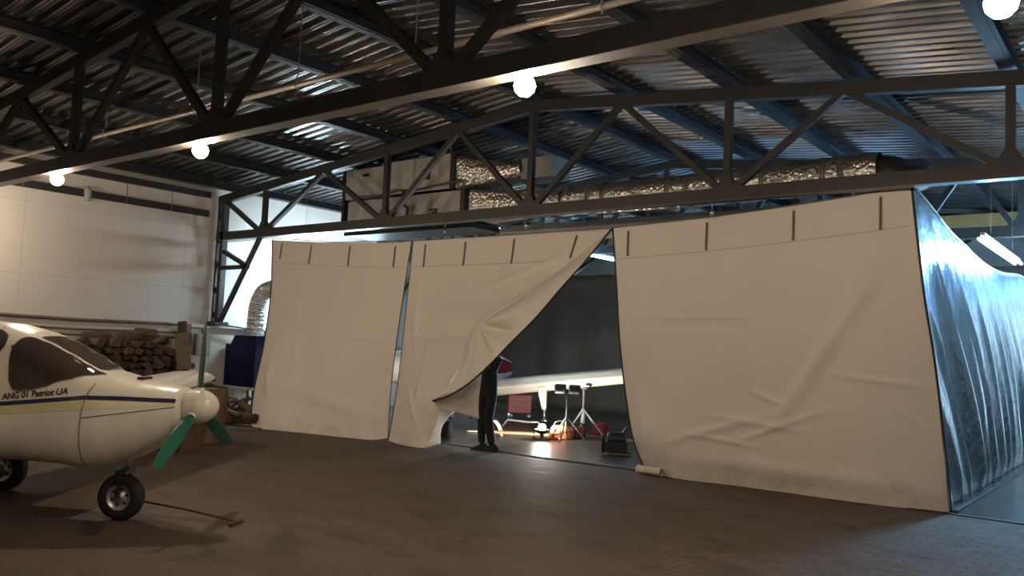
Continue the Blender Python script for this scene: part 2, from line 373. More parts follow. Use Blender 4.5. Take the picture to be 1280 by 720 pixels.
for k, (x0, x1, z0, z1) in enumerate(((-2.2, 0.9, 3.2, 4.28), (-11.5, -5.0, 3.6, 4.28))):  # both bands added out of view so the roof picks up blue
    m = MB()
    for i in range(6):
        xx = lerp_(x0, x1, i/5); m.box((xx, YB-0.03, (z0+z1)/2), (0.06, 0.08, z1-z0+0.06))
    for zz in (z0, z1): m.box(((x0+x1)/2, YB-0.03, zz), (x1-x0+0.06, 0.08, 0.06))
    m.cm = 1; m.box(((x0+x1)/2, YB-0.01, (z0+z1)/2), (x1-x0, 0.02, z1-z0)); struct(m.build('window_%d' % (k+2), [M['steel'], M['added_glow_band']]))
# ochre painted beam across the back wall
m = MB(); m.box((-6.0, YB-0.95, 4.60), (14, 0.14, 0.36)); tag(m.build('crane_beam', M['yellow_wall'], org=(-6, YB-0.95, 4.60), bevel=0.01), 'ochre yellow beam across the far end of the hall', 'beam')
# floor covering of the enclosure with its black edge
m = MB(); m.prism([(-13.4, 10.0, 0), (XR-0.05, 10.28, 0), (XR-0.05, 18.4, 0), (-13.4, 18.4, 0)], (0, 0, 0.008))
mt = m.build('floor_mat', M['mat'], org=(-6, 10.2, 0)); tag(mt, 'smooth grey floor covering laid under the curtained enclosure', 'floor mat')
m = MB(); m.prism([(-13.4, 9.96, 0), (XR-0.05, 10.24, 0), (XR-0.05, 10.30, 0), (-13.4, 10.02, 0)], (0, 0, 0.012))
e = m.build('edge_strip', M['hem'], mt); e.location = -Vector((-6, 10.2, 0)); lbl(e, 'black edge strip')

# ------------------------------------------------------------------ roof trusses
TB = 3.60      # centre of the bottom chords above the floor plus half their depth
def tz(X): return 5.16-0.1*abs(X+7.4)
bn = [-13.9, -10.5, -7.42, -4.35, -1.3]
tn = [-15.35, -12.15, -8.9, -5.9, -2.95, 0.2]
def truss(Y, label, bn=bn, tn=tn):
    t = thing('roof_truss', label, 'roof truss', (-7.4, Y, 3.5), 0, 'steel roof trusses across the hall')
    g = lambda X, Z, dy=0: (X+7.4, dy, Z-3.5)
    m = MB(); m.bar(g(XL+0.05, TB), g(XR-0.05, TB), 0.12, 0.16); bc = m.build('bottom_chord', M['steel'], t); m = MB(); m.box(g((XL+XR)/2, TB-0.084), (XR-XL-0.1, 0.15, 0.008)); lbl(m.build('flange', M['flange'], bc), 'flange along the underside, coloured paler to look lamplit')
    m = MB(); m.bar(g(XL+0.05, tz(XL)), g(-7.4, tz(-7.4)), 0.11, 0.16); m.build('top_chord', M['steel'], t)
    m = MB(); m.bar(g(-7.4, tz(-7.4)), g(XR-0.05, tz(XR)), 0.11, 0.16); m.build('top_chord', M['steel'], t)
    for X in bn:
        m = MB(); m.bar(g(X, TB), g(X, tz(X)), 0.085, 0.09, (0, 1, 0)); m.build('vertical_post', M['steel'], t)
        m = MB(); m.prism([g(X-0.21, TB+0.07, -0.05), g(X+0.21, TB+0.07, -0.05), g(X+0.11, TB+0.12, -0.05), g(X+0.05, TB+0.22, -0.05), g(X-0.05, TB+0.22, -0.05), g(X-0.11, TB+0.12, -0.05)], (0, 0.1, 0)); m.build('gusset_plate', M['steel'], t)
        i = bn.index(X)
        for Xt in (tn[i], tn[i+1]):
            if Xt < -15 : continue
            m = MB(); m.bar(g(X+(0.08 if Xt > X else -0.08), TB+0.05), g(Xt, tz(Xt)-0.03), 0.08, 0.075, (0, 1, 0)); m.build('diagonal_brace', M['steel'], t)
    # knee: lattice end by the left wall
    m = MB(); m.bar(g(-15.25, 1.8), g(-15.25, tz(-15.3)), 0.1, 0.12, (0, 1, 0)); m.bar(g(-15.42, 1.8), g(-15.42, tz(-15.4)), 0.06, 0.10, (0, 1, 0))
    for k in range(5): m.bar(g(-15.40, 1.95+0.5*k), g(-15.27, 2.2+0.5*k), 0.05, 0.04, (0, 1, 0))
    m.box(g(-15.3, 1.82), (0.36, 0.3, 0.06)); m.build('wall_column', M['steel'], t)
    for a, b in (((-15.2, 1.85), (-13.95, TB)), ((-15.25, 3.30), (-14.35, 2.95)), ((-15.25, 2.95), (-14.4, 2.95)), ((-15.2, 4.30), (-13.95, TB))):
        m = MB(); m.bar(g(*a), g(*b), 0.08, 0.075, (0, 1, 0)); m.build('diagonal_brace', M['steel'], t)
    return t
truss(4.55, 'nearest dark steel roof truss, with the lit bulbs hanging along it')
truss(9.70, 'dark steel roof truss directly above the tarpaulin curtains')
b3 = [-1.75-1.45*k for k in range(8, -1, -1)]+[-0.3]
truss(14.1, 'dark steel roof truss beyond the ducts, showing above the silver sheeting', b3, [b3[0]-0.725]+[b+0.725 for b in b3])
truss(20.0, 'farthest dark steel roof truss against the back wall')

names = ['lowest roof purlin along the left eave', 'roof purlin second up from the left eave', 'roof purlin third up from the left eave', 'roof purlin fourth up from the left eave',
         'roof purlin next left of the roof ridge', 'roof purlin running along the roof ridge', 'roof purlin next right of the roof ridge', 'roof purlin second right of the ridge',
         'roof purlin third right of the ridge', 'roof purlin fourth right of the ridge']
for X, nm in zip((-15.0, -13.5, -12.0, -10.45, -8.9, -7.5, -5.9, -4.35, -2.85, -1.3), names):
    m = MB(); zc = roof_z(X)+0.075; m.chan((X, YF, zc), (X, YB, zc), 0.10, 0.155, 0.008); m.box((X-0.05+0.002, (YF+YB)/2, zc-0.08), (0.11, YB-YF, 0.006))
    tag(m.build('roof_purlin', M['purlin'], org=(X, YF, zc)), 'dark steel '+nm, 'purlin', 'purlins under the corrugated roof')

# grey pipe slung behind the nearest truss on wire hooks
pt = thing('ceiling_pipe', 'thin grey pipe slung on wire hooks behind the nearest truss', 'pipe', (-8, 5.25, 4.2))
m = MB(); m.tube([(-7.0, 0, 0.0), (0, 0, 0.0), (7, 0, 0.02)], 0.03, 8); m.build('pipe', M['cable'], pt, True)
for x in (-3.2, -1.0, 0.9, 2.6, 4.6):
    m = MB(); m.tube([(x, 0.0, 0.9-abs(x-0.6)*0.1), (x, 0, 0.12), (x+0.02, -0.04, 0.05), (x+0.02, -0.05, -0.03), (x, 0, -0.045), (x, 0.04, 0)], 0.006, 5); m.build('hook_wire', M['cable'], pt)

# lamps
lampspec = [(-14.3, 'the lamp nearest the left wall, past the aircraft'), (-10.88, 'lit bare bulb, leftmost in the picture, near the left wall'),
            (-7.67, 'lit bare bulb hanging above the nose of the aircraft'), (-3.57, 'lit bare bulb hanging above the middle of the curtains'),
            (-0.65, 'lit bare bulb at the top right, farthest along the truss'), (-2.6, 'lit bare bulb added out of view behind the camera to even the light')]  # the last bulb is added behind the camera to even out the light
for X, nm in lampspec:
    t = thing('hanging_lamp', nm if nm.startswith('lit') else 'lit bare bulb beside the left wall beyond the others', 'lamp', (X, -0.6 if X == -2.6 else 4.55, 3.37 if X > -1 else 3.43), 0, 'warm bulbs along the nearest truss')
    m = MB(); m.lathe([(0, 0.078), (0.04, 0.066), (0.068, 0.035), (0.078, 0), (0.068, -0.038), (0.04, -0.068), (0, -0.08)], n=20); m.build('bulb', M['bulb'], t, True)
    m = MB(); m.lathe([(0, 0.16 if X > -1 else 0.10), (0.022, 0.16 if X > -1 else 0.10), (0.028, 0.09), (0.028, 0.07), (0, 0.07)], n=12); m.build('lamp_socket', M['black'], t, True)
    if X == -2.6: m = MB(); m.tube([(0, 0, 0.1), (0, 0, 1.45)], 0.006, 6); m.build('cord', M['black'], t)

# cool tube fittings
def tube_light(x, y0, y1, z, label, mat='tube'):
    t = thing('tube_light', label, 'tube light', (x, y0, z), 0, 'cool tube lights beyond the truss')
    l = y1-y0
    m = MB(); m.box((0, l/2, 0.055), (0.05, l, 0.04)); m.build('housing', M['white_steel'], t, bevel=0.005)
    for sx in (-0.04, 0.04): m = MB(); m.tube([(sx, 0.02, 0), (sx, l-0.02, 0)], 0.018, 8); m.build('tube', M[mat], t, True)
    for yy in (0.2*l, 0.8*l): m = MB(); m.tube([(0, yy, 0.07), (0, yy, roof_z(x)+0.15-z)], 0.004, 5); m.build('suspension_wire', M['cable'], t)
tube_light(-1.79, 11.2, 14.1, 3.12, 'long bright tube light hanging over the silver sheeting')
tube_light(-1.2, 14.8, 17.6, 3.95, 'long unseen tube light added farther back to light the roof', 'tube_far')  # added outside the frame as an up-light for the far roof
a_, b_ = fl(596, 279, 3.72), fl(627, 289, 3.72)
tube_light((a_.x+b_.x)/2, min(a_.y, b_.y)-0.6, max(a_.y, b_.y), 3.72, 'tube light glimpsed above the curtains under the middle truss', 'tube_mid')
tube_light(-4.1, 13.6, 16.4, 3.5, 'added tube light for the roof, hidden low behind the right curtain', 'tube_mid')  # this tube and the next are added, hidden, to turn the roof blue
tube_light(-9.2, 13.6, 16.4, 3.5, 'added tube light for the roof, hidden low behind the middle curtain', 'tube_mid')
tube_light(-14.45, 10.6, 13.2, 3.05, 'tube light in the left passage behind the curtain', 'tube_left')

# pipes along the left wall
for z, r, nm, bend in ((1.77, 0.028, 'upper grey pipe clipped along the left wall', True), (1.60, 0.022, 'middle grey pipe clipped along the left wall', False), (1.50, 0.018, 'lowest grey pipe clipped along the left wall', False)):
    X = XL+0.05
    pts = [(X, YF+0.2, z-0.06), (X, 2.0, z-0.02), (X, 5.5, z+0.015), (X, 7.0, z-0.015), (X, 8.7, z)]
    if bend: pts += [(X, 8.95, z-0.01), (X+0.02, 9.05, z-0.12), (X+0.02, 9.08, z-0.5)]
    else: pts += [(X, 9.0, z)]
    m = MB(); m.tube(pts, r, 8); tag(m.build('wall_pipe', M['cable'], org=(X, YF+0.2, z), smooth=True), nm, 'pipe', 'pipes along the left wall')
m = MB(); m.tube([(XL+0.06, 6.98, 4.16), (XL+0.08, 7.0, 4.05), (XL+0.06, 7.0, 3.90)], [0.05, 0.07, 0.045], 8)
tag(m.build('insulation_wad', M['hvac'], org=(XL+0.06, 6.98, 4.0), smooth=True), 'pale wad of sealant over the dark strip high on the left wall', 'sealant')
for Y in (5.9, 7.7, 8.6):
    m = MB(); m.tube([(XL+0.08, Y, 4.45), (XL+0.09, Y+0.02, 4.1), (XL+0.08, Y, 3.95)], 0.007, 5); tag(m.build('wall_wire', M['cable'], org=(XL+0.08, Y, 4.0)), {5.9: 'thin wire over the dark strip on the left wall, nearest the leftmost bulb', 7.7: 'thin wire over the dark strip, midway along the left wall', 8.6: 'thin wire over the dark strip, closest to the wall column'}[Y], 'wire', 'wires high on the left wall')

# ------------------------------------------------------------------ ventilation unit and ducts
t = thing('ventilation_unit', 'large stained white ventilation box hung behind the middle truss', 'ventilation unit', (-10.9, 10.3, 3.62))
m = MB(); m.box((-0.05, 0.5, 0.88), (2.65, 1.0, 0.56)); m.box((0.55, 0.5, 0.90), (1.5, 1.02, 0.60)); m.build('upper_box', M['hvac'], t, bevel=0.015)
m = MB(); m.box((0.15, 0.45, 0.28), (2.85, 0.9, 0.56)); m.build('lower_box', M['hvac'], t, bevel=0.015)
for px_, z0, z1 in ((-1.40, 0.02, 1.15), ): m = MB(); m.box((px_, 0.5, (z0+z1)/2), (0.06, 1.04, z1-z0)); m.build('end_flange', M['black'], t)
m = MB(); m.box((1.36, 0.5, 0.9), (0.09, 1.04, 0.60)); m.build('end_flange', M['black'], t)
m = MB(); m.box((1.62, 0.45, 0.29), (0.10, 0.94, 0.58)); m.build('end_flange', M['black'], t)
def fan_mark(x, z, w_=0.2):
    m = MB(); m.box((x, -0.017, z), (w_, 0.004, w_*0.8)); o = m.build('warning_label', M['black'], t)
    m = MB()
    m.box((x-0.045, -0.022, z+0.03), (0.05, 0.004, 0.035)); m.box((x+0.03, -0.022, z+0.035), (0.06, 0.004, 0.014)); m.box((x+0.035, -0.022, z-0.01), (0.07, 0.004, 0.014)); m.box((x-0.03, -0.022, z-0.04), (0.07, 0.004, 0.02))
    q = m.build('label_print', M['hvac'], o)
fan_mark(0.75, 0.88); fan_mark(0.95, 0.20)
for a in (0.45, 1.05):
    m = MB(); m.box((a, -0.02, 0.9), (0.012, 0.008, 0.5)); m.build('latch_rail', M['white_steel'], t)
m = MB(); m.tube([(-0.9, -0.06, 0.62), (-0.3, -0.08, 0.60), (0.1, -0.08, 0.66), (0.5, -0.07, 0.62), (1.0, -0.07, 0.66), (1.6, -0.05, 0.70)], 0.018, 6); m.tube([(0.3, -0.1, 0.62), (0.28, -0.12, 0.4), (0.45, -0.12, 0.3), (0.4, -0.1, 0.05)], 0.03, 7); m.build('copper_pipe', simple('copper_pipe', (0.09, 0.06, 0.045), 0.5, 0.3, 0.1), t, True)
m = MB(); m.box((-0.8, -0.02, 1.02), (0.16, 0.03, 0.05)); m.build('lift_handle', M['black'], t, bevel=0.005)
# rods holding the unit to the roof
for x, yy in ((-1.2, 0.1), (1.2, 0.1), (-1.2, 0.9), (1.2, 0.9)):
    m = MB(); m.tube([(x, yy, 1.1), (x, yy, roof_z(x-10.9)-3.62+0.1)], 0.01, 6); m.build('hanger_rod', M['cable'], t)
m = MB(); m.box((0.2, 0.45, -0.04), (3.2, 0.8, 0.07)); m.build('support_frame', M['steel'], t)

t = thing('foil_duct', 'crumpled foil-wrapped round duct running behind the middle truss', 'duct', (-7.4, 10.85, 3.95))
def duct_grid(x0, x1, r):
    def fn(u, v):
        a = 2*PI*u; x = x0+(x1-x0)*v; rr = r*(1+0.02*nz(x*3, a*2, 1)+0.012*nz(x*9, a*5, 3))
        for q in strap_x:
            rr -= 0.016*math.exp(-((x-q)/0.045)**2)
        return (x, rr*math.cos(a), rr*math.sin(a)-0.02*math.sin(x))
    return fn
strap_x = (0.35, 0.62, 1.7, 2.0, 3.1, 3.9, 4.12)
m = MB(); m.grid(28, 160, duct_grid(0.05, 4.55, 0.235), True); m.build('duct_run', M['foil'], t, True)
for q in strap_x:
    m = MB(); m.lathe([(0.226, -0.035), (0.236, -0.03), (0.236, 0.03), (0.226, 0.035)], (q, 0, -0.02*math.sin(q)), (1, 0, 0), 28); m.build('duct_band', M['cable'], t, True)
m = MB(); m.tube([(4.5, 0, 0), (4.68, 0.0, -0.02), (4.78, 0.1, -0.06), (4.84, 0.3, -0.02), (4.84, 0.55, 0.04)], 0.21, 24); m.build('duct_elbow', M['steel'], t, True)
m = MB(); m.tube([(0.08, 0, 0), (-0.12, 0.0, -0.02), (-0.25, 0.1, -0.05), (-0.3, 0.35, -0.02), (-0.3, 0.6, 0.04)], 0.225, 24); m.build('duct_elbow', M['foil'], t, True)
# square-to-round foil hoods on the right end of the unit
def hood(x0, x1, zc, h0, h1, yc, w0, w1, label):
    def fn(u, v):
        a = 2*PI*u; c, s = math.cos(a), math.sin(a); k = v
        mx = max(abs(c), abs(s)); sq = (c/mx, s/mx)
        hh, ww = h0+(h1-h0)*k, w0+(w1-w0)*k
        yy = (sq[0]*(1-k)+c*k)*ww/2; zz = (sq[1]*(1-k)+s*k)*hh/2
        return (x0+(x1-x0)*k, yc+yy+0.012*nz(a*3, k*4, x0), zc+zz+0.02*nz(a*4, k*5, x0+4))
    m = MB(); m.grid(32, 14, fn, True); return tag(m.build('foil_hood', M['foil'], org=(x0, yc, zc), smooth=True), label, 'duct hood')
hood(-9.50, -8.35, 4.50, 0.56, 0.30, 10.8, 0.95, 0.40, 'upper foil hood narrowing from the ventilation box')
hood(-9.22, -7.55, 3.93, 0.54, 0.36, 10.8, 0.85, 0.45, 'lower foil hood leading from the ventilation box to the duct')
m = MB(); m.box((-8.05, 10.9, 4.50), (0.62, 0.5, 0.34)); tag(m.build('duct_box', M['wall_dark'], org=(-8.05, 10.9, 4.5), bevel=0.01), 'grey square duct box after the upper foil hood', 'duct')
# flat duct under the round one
m = MB(); m.box((-6.0, 11.3, 3.53), (6.0, 0.7, 0.20)); tag(m.build('flat_duct', M['wall_dark'], org=(-6.3, 11.3, 3.6), bevel=0.01), 'long flat grey duct just below the foil duct', 'duct')
for X in (-9.0, -7.4, -4.5):
    m = MB(); m.tube([(X, 9.6, 3.52), (X, 9.6, 3.40)], 0.006, 6); m.lathe([(0, 0.05), (0.02, 0.04), (0.028, 0), (0.02, -0.03), (0, -0.04)], (X, 9.6, 3.36), n=10)
    tag(m.build('curtain_hook', M['chrome'], org=(X, 9.6, 3.36), smooth=True), {-9.0: 'small metal hook above the seam between the left and middle curtains', -7.4: 'small metal hook above the middle of the middle curtain', -4.5: 'small metal hook above the large right curtain'}[X], 'hook', 'hooks above the curtains')

# ------------------------------------------------------------------ tarpaulin curtains
def lerp(a, b, t): return a+(b-a)*t
def poly(pts, t):                          # piecewise linear through points, t in 0..1
    n = len(pts)-1; k = min(int(t*n), n-1); return Vector(pts[k]).lerp(Vector(pts[k+1]), t*n-k)
def cpoly(pts, t):                         # smooth (catmull-rom) through points
    n = len(pts)-1; k = min(int(t*n), n-1); u = t*n-k
    p = [Vector(pts[max(0, min(n, k+i))]) for i in (-1, 0, 1, 2)]
    return 0.5*((2*p[1])+(p[2]-p[0])*u+(2*p[0]-5*p[1]+4*p[2]-p[3])*u*u+(3*p[1]-p[0]-3*p[2]+p[3])*u**3)
def coons(T, B, Lf, Rt, u, v):
    return (T(u)*(1-v)+B(u)*v)+(Lf(v)*(1-u)+Rt(v)*u)-(T(0)*(1-u)*(1-v)+T(1)*u*(1-v)+B(0)*(1-u)*v+B(1)*u*v)
def folds(X, Z, amp=1.0):
    d = 0.035*nz(X*0.5, 0.3, Z*0.28)+0.020*nz(X*1.5+4, 2.3, Z*0.5)+0.010*nz(X*0.9, 5, Z*2.4)
    low = max(0, 1-Z/1.2)
    d += low*0.05*nz(X*1.3+9, 1, Z*0.9)
    return d*amp
def ridge(X, Z, p, q, amp, wd):            # a raised crease along the segment p-q
    px_, pz = p; dx, dz = q[0]-px_, q[1]-pz; l2 = dx*dx+dz*dz
    s = max(0, min(1, ((X-px_)*dx+(Z-pz)*dz)/l2)); d = math.hypot(X-px_-s*dx, Z-pz-s*dz)
    return amp*math.exp(-(d/wd)**2)*math.sin(PI*min(1, max(0, s))*0.9+0.15)
def curtain(label, T, B, Lf, Rt, creases, straps, nu=120, nv=130, hems=('L', 'R')):
    o = thing('tarpaulin_curtain', label, 'curtain', tuple(T(0.5)), 0, 'off-white tarpaulin curtains of the enclosure')
    org = Vector(T(0.5))
    def fn(u, v):
        p = coons(T, B, Lf, Rt, u, v); X, Z = p.x, p.z
        d = folds(X, Z)*min(1, 0.25+v*1.5)
        for c in creases: d += ridge(X, Z, *c)
        d += 0.012*math.exp(-((Z-(T(u).z-0.45))/0.02)**2)*0.5           # seam of the top sleeve
        edge = min(1, u*20, (1-u)*20)
        q = Vector((p.x, p.y-d*edge, max(0.004, p.z))); return q-org
    m = MB(); m.grid(nu, nv, fn); m.build('sheet', M['tarp'], o, True, thick=0.004)
    for h in hems:
        c = Lf if h == 'L' else Rt; X0 = -10.5 < c(0).x < -9.0
        m = MB(); m.tube([c(k/30)-org+Vector((0, -0.002, 0.008)) for k in range(31)], 0.008 if X0 else 0.013, 6); m.build('hem_tape', M['hem'], o, True)
    pts = []
    for k in range(41):
        u_ = 0.02+0.96*k/40; v = 0.14; Z_ = T(u_).z-0.43
        for _ in range(8): q = Vector(fn(u_, v))+org; v = min(0.6, max(0, v+(q.z-Z_)/3.3))
        if 'middle' in label and q.x > -7.1: break
        pts.append(Vector(fn(u_, v))+Vector((0, -0.004, 0)))
    m = MB(); m.tube(pts, 0.0035, 5); m.build('sleeve_seam', M['thread'], o, True)
    for X, zt, ln, tilt in straps:
        u = (X-T(0).x)/(T(1).x-T(0).x); p = T(u)-org
        pts = []
        for k in range(7):
            X_ = X+tilt*k/6; Z_ = T(u).z-0.06-ln*k/6; uu, v = u, 0.05
            for _ in range(12):                          # where the sheet passes through (X_, Z_)
                q = Vector(fn(uu, v))+org; uu = min(0.995, max(0.005, uu+(X_-q.x)/(T(1).x-T(0).x))); v = min(0.9, max(0.0, v+(q.z-Z_)/3.3))
            pts.append(Vector(fn(uu, v))+Vector((0, -0.012, 0)))
        m = MB()
        for a, b in zip(pts, pts[1:]): m.bar(a, b, 0.028, 0.006, (0, 1, 0))
        m.build('strap', M['strap'], o)
    return o, fn
# left panel
T_ = lambda u: Vector((lerp(-13.75, -9.93, u), 9.80, lerp(3.47, 3.26, u)+0.03*(2*u-1)**2-0.03))
B_ = lambda u: cpoly([(-12.85, 8.95, 0.12), (-12.55, 8.88, 0.0), (-11.4, 9.12, 0.0), (-10.3, 9.36, 0.0), (-9.93, 9.50, 0.06)], u)
L_ = lambda v: cpoly([T_(0), (-13.55, 9.7, 2.5), (-13.3, 9.45, 1.5), (-13.1, 9.15, 0.6), B_(0)], v)
Re = [at(514, 303, 9.8), at(505, 365, 9.76), at(496, 427, 9.69), at(488.5, 490, 9.60), B_(1)]
Re[0] = T_(1)
R_ = lambda v: cpoly(Re, v)
curtain('left off-white tarpaulin curtain hanging by the blue unit', T_, B_, L_, R_, [((-13, 0.9), (-10.2, 0.35), 0.03, 0.12), ((-12.6, 0.5), (-12.9, 1.2), 0.04, 0.08), ((-13.1, 1.75), (-10.2, 1.62), 0.012, 0.03), ((-11.7, 0.3), (-11.5, 1.1), 0.02, 0.05), ((-12.6, 2.3), (-12.2, 0.9), 0.012, 0.05), ((-10.9, 2.4), (-10.4, 2.5), 0.012, 0.04)],
        [(-12.51, 0, 0.36, 0), (-11.45, 0, 0.36, 0), (-10.3, 0, 0.36, -0.02), (-13.4, 0, 0.3, 0)])
# middle panel, its right lower corner drawn up and aside; a flap folded out in front
T2 = lambda u: Vector((lerp(-9.90, -6.07, u), 9.80, 3.27+0.0*u))
R2p = [T2(1), at(700, 338, 9.72), at(640, 374, 9.58), at(593, 406, 9.42), at(577, 455, 9.48), at(556, 490, 9.45), at(548, 520, 9.42), at(538, 545, 9.42), fl(530, 560, 0.01)]
R2 = lambda v: cpoly(R2p, v)
L2p = [T2(0), at(510, 365, 9.76), at(503.5, 427, 9.69), at(496, 490, 9.60), fl(485.5, 551, 0.02)]
L2 = lambda v: cpoly(L2p, v)
B2 = lambda u: cpoly([L2p[-1], fl(500, 556, 0.0), fl(515, 559, 0.0), R2p[-1]], u)
mid, fmid = curtain('middle off-white tarpaulin curtain with its lower corner pulled up and folded aside', T2, B2, L2, R2,
        [((-9.4, 0.2), (-9.1, 2.6), 0.03, 0.05), ((-9.0, 1.75), (-7.9, 1.7), 0.018, 0.03), ((-7.9, 1.55), (-8.7, 0.9), 0.03, 0.06), ((-8.9, 0.5), (-8.4, 1.4), 0.03, 0.06), ((-9.8, 1.72), (-8.7, 1.66), 0.014, 0.03), ((-9.7, 2.7), (-9.5, 1.2), 0.018, 0.05), ((-8.4, 2.4), (-6.6, 3.0), 0.015, 0.05), ((-9.6, 0.9), (-9.2, 0.3), 0.025, 0.05)],
        [(-9.60, 0, 0.38, 0), (-8.72, 0, 0.38, 0), (-7.75, 0, 0.38, 0), (-6.62, 0, 0.33, -0.08)], hems=('L',))
morg = Vector(T2(0.5))
# the flap: from the crease (R2) out to its free edge, bowed towards the viewer
Ep = [T2(1), at(733, 325, 9.62), at(700, 362, 9.46), at(670, 397, 9.30), at(640, 427, 9.16), at(612, 456, 9.05), at(585, 480, 9.00), at(560, 495, 9.00), at(541, 501, 9.02)]
E_ = lambda v: cpoly(Ep, v)
Cp = [T2(1), at(700, 338, 9.72), at(640, 374, 9.58), at(593, 406, 9.42), at(577, 455, 9.48), at(567, 474, 9.40), at(558, 486, 9.30), at(551, 494, 9.18), at(546, 499, 9.08)]
C_ = lambda v: cpoly(Cp, v)
def flap(u, v):
    a = C_(v); b = E_(v); p = a.lerp(b, u)
    w_ = (b-a).length
    star = at(593, 406, 9.3)
    ang = math.atan2(p.z-star.z, p.x-star.x); dist = (Vector((p.x, 0, p.z))-Vector((star.x, 0, star.z))).length
    k = math.sin(PI*u)
    d = 0.09*min(1, w_*1.6)*k + 0.12*k*(abs(math.sin(ang*4.5+0.6))*2-1)*min(1, dist*2.0)*math.exp(-dist*0.5)
    return Vector((p.x, p.y-d, p.z))-morg
m = MB(); m.grid(40, 110, flap); lbl(m.build('folded_flap', M['tarp'], mid, True, thick=0.004), 'flap of the sheet folded out towards the left')
m = MB(); m.tube([E_(k/50)-morg for k in range(51)], 0.014, 6); m.build('hem_tape', M['hem'], mid, True)
# the inside of the sheet hanging down behind the flap
DT = [at(546, 499, 9.06), at(570, 478, 9.25), at(590, 455, 9.40), at(604, 440, 9.5)]
DB = [at(541, 502, 9.05), at(552, 512, 9.15), at(572, 516, 9.32), at(599, 524, 9.48)]
def drape(u, v):
    p = cpoly(DT, u).lerp(cpoly(DB, u), v); return Vector((p.x, p.y-0.05*math.sin(PI*v)*math.sin(u*9)-0.04*nz(p.x*3, p.z*2, 4), p.z))-morg
m = MB(); m.grid(30, 24, drape); lbl(m.build('hanging_underside', M['tarp'], mid, True, thick=0.004), 'shaded underside of the sheet behind the flap')
# back-lit gap strip, lower right corner turned inwards
DT2 = [fl(530, 560, 0.01), at(540, 540, 9.44), at(548, 515, 9.46), at(556, 500, 9.5)]
DB2 = [fl(537, 556, 0.01)+Vector((0, 0.25, 0)), at(552, 535, 9.75), at(562, 520, 9.78), at(575, 505, 9.8)]
m = MB(); m.grid(20, 16, lambda u, v: cpoly(DT2, u).lerp(cpoly(DB2, u), v)-morg); m.build('turned_edge', M['tarp'], mid, True, thick=0.004)
# right panel
T3 = lambda u: Vector((lerp(-6.05, -2.28, u), 9.80+0.12*u, lerp(3.28, 3.56, u)-0.04*math.sin(PI*u)))
L3p = [T3(0), at(771, 360, 9.84), at(775, 430, 9.90), at(783, 500, 9.97), at(792, 550, 10.02), fl(806, 586, 0.03)]
L3 = lambda v: cpoly(L3p, v)
R3p = [T3(1), at(1154, 360, 9.98), at(1168, 450, 10.08), at(1180, 550, 10.2), fl(1189, 641, 0.0)]
R3 = lambda v: cpoly(R3p, v)
B3 = lambda u: cpoly([L3p[-1], fl(845, 598), fl(930, 609), fl(1010, 620), fl(1100, 632), R3p[-1]], u)
rt, frt = curtain('large right off-white tarpaulin curtain with diagonal creases', T3, B3, L3, R3,
        [((-2.45, 2.9), (-3.9, 0.6), 0.045, 0.09), ((-3.9, 0.9), (-5.2, 0.45), 0.03, 0.05), ((-3.4, 0.75), (-4.6, 0.85), 0.022, 0.04), ((-5.9, 2.05), (-3.8, 2.10), 0.014, 0.03),
         ((-3.2, 1.45), (-2.1, 1.35), 0.02, 0.03), ((-5.7, 2.9), (-5.4, 1.2), 0.03, 0.10), ((-5.0, 0.28), (-2.2, 0.25), 0.04, 0.12), ((-2.2, 0.9), (-2.5, 1.15), 0.02, 0.05), ((-5.6, 1.1), (-5.35, 0.15), 0.04, 0.06), ((-4.3, 0.55), (-3.1, 1.05), 0.022, 0.035), ((-5.0, 0.62), (-3.9, 0.5), 0.022, 0.03), ((-4.1, 1.2), (-3.7, 1.05), 0.02, 0.03), ((-2.5, 3.2), (-2.9, 2.2), 0.02, 0.06), ((-5.9, 2.95), (-4.3, 3.05), 0.010, 0.03), ((-3.0, 2.5), (-2.7, 0.9), 0.015, 0.08)],
        [(-5.80, 0, 0.34, 0), (-4.67, 0, 0.36, 0), (-3.57, 0, 0.36, 0), (-2.60, 0, 0.38, 0)], nu=140, nv=150)
rorg = Vector(T3(0.5))
m = MB()
def roll(u, v):
    a = 2*PI*v*0.9; c = fl(lerp(800, 830, u), lerp(586, 590, u), 0.055)
    return Vector((c.x, c.y-0.05+0.075*math.cos(a), 0.058+0.05*math.sin(a)+0.0*u))-rorg
m.grid(14, 18, roll); lbl(m.build('turned_up_corner', M['tarp'], rt, True, thick=0.004), 'rolled corner lying on the floor')

# silver sheeting along the right side
t = thing('silver_sheeting', 'shiny silver film curtain along the right side of the enclosure', 'curtain', (-1.98, 10.1, 3.3))
sorg = Vector((-1.98, 10.1, 3.3))
ST = lambda u: Vector((-2.27+0.16*min(1, u*4), lerp(9.95, 18.3, u), cpoly([(0, 0, 3.56), (0, 0, 3.20), (0, 0, 3.06), (0, 0, 3.08), (0, 0, 3.2), (0, 0, 3.22)], min(1, u)).z))
def silver(u, v):
    p = ST(u); Y = p.y; Z = lerp(p.z, 0.012, v); q = Y-1.9*v
    amp = (0.03+0.075*v)*min(1, (1-v)*8+0.15)
    d = amp*((1-abs(math.sin(q*5.5+1.2*nz(q, 0, v*0.6))))*0.9+nz(q*3.2, v*0.8, 0)*0.9+0.35*nz(q*9, v*2.0, 3))
    base = lerp(p.x, -1.97, v**1.5)+0.10*math.sin(PI*v)*min(1, u*4)
    P = Vector((base+d*min(1, u*14)*min(1, 0.25+v*2), Y, Z)); k = max(0, 1-u*14)
    return P.lerp(R3(v)+Vector((0.006, 0.012, 0)), k)-sorg
m = MB(); m.grid(260, 60, silver); m.build('film', M['silver'], t, True, thick=0.003)
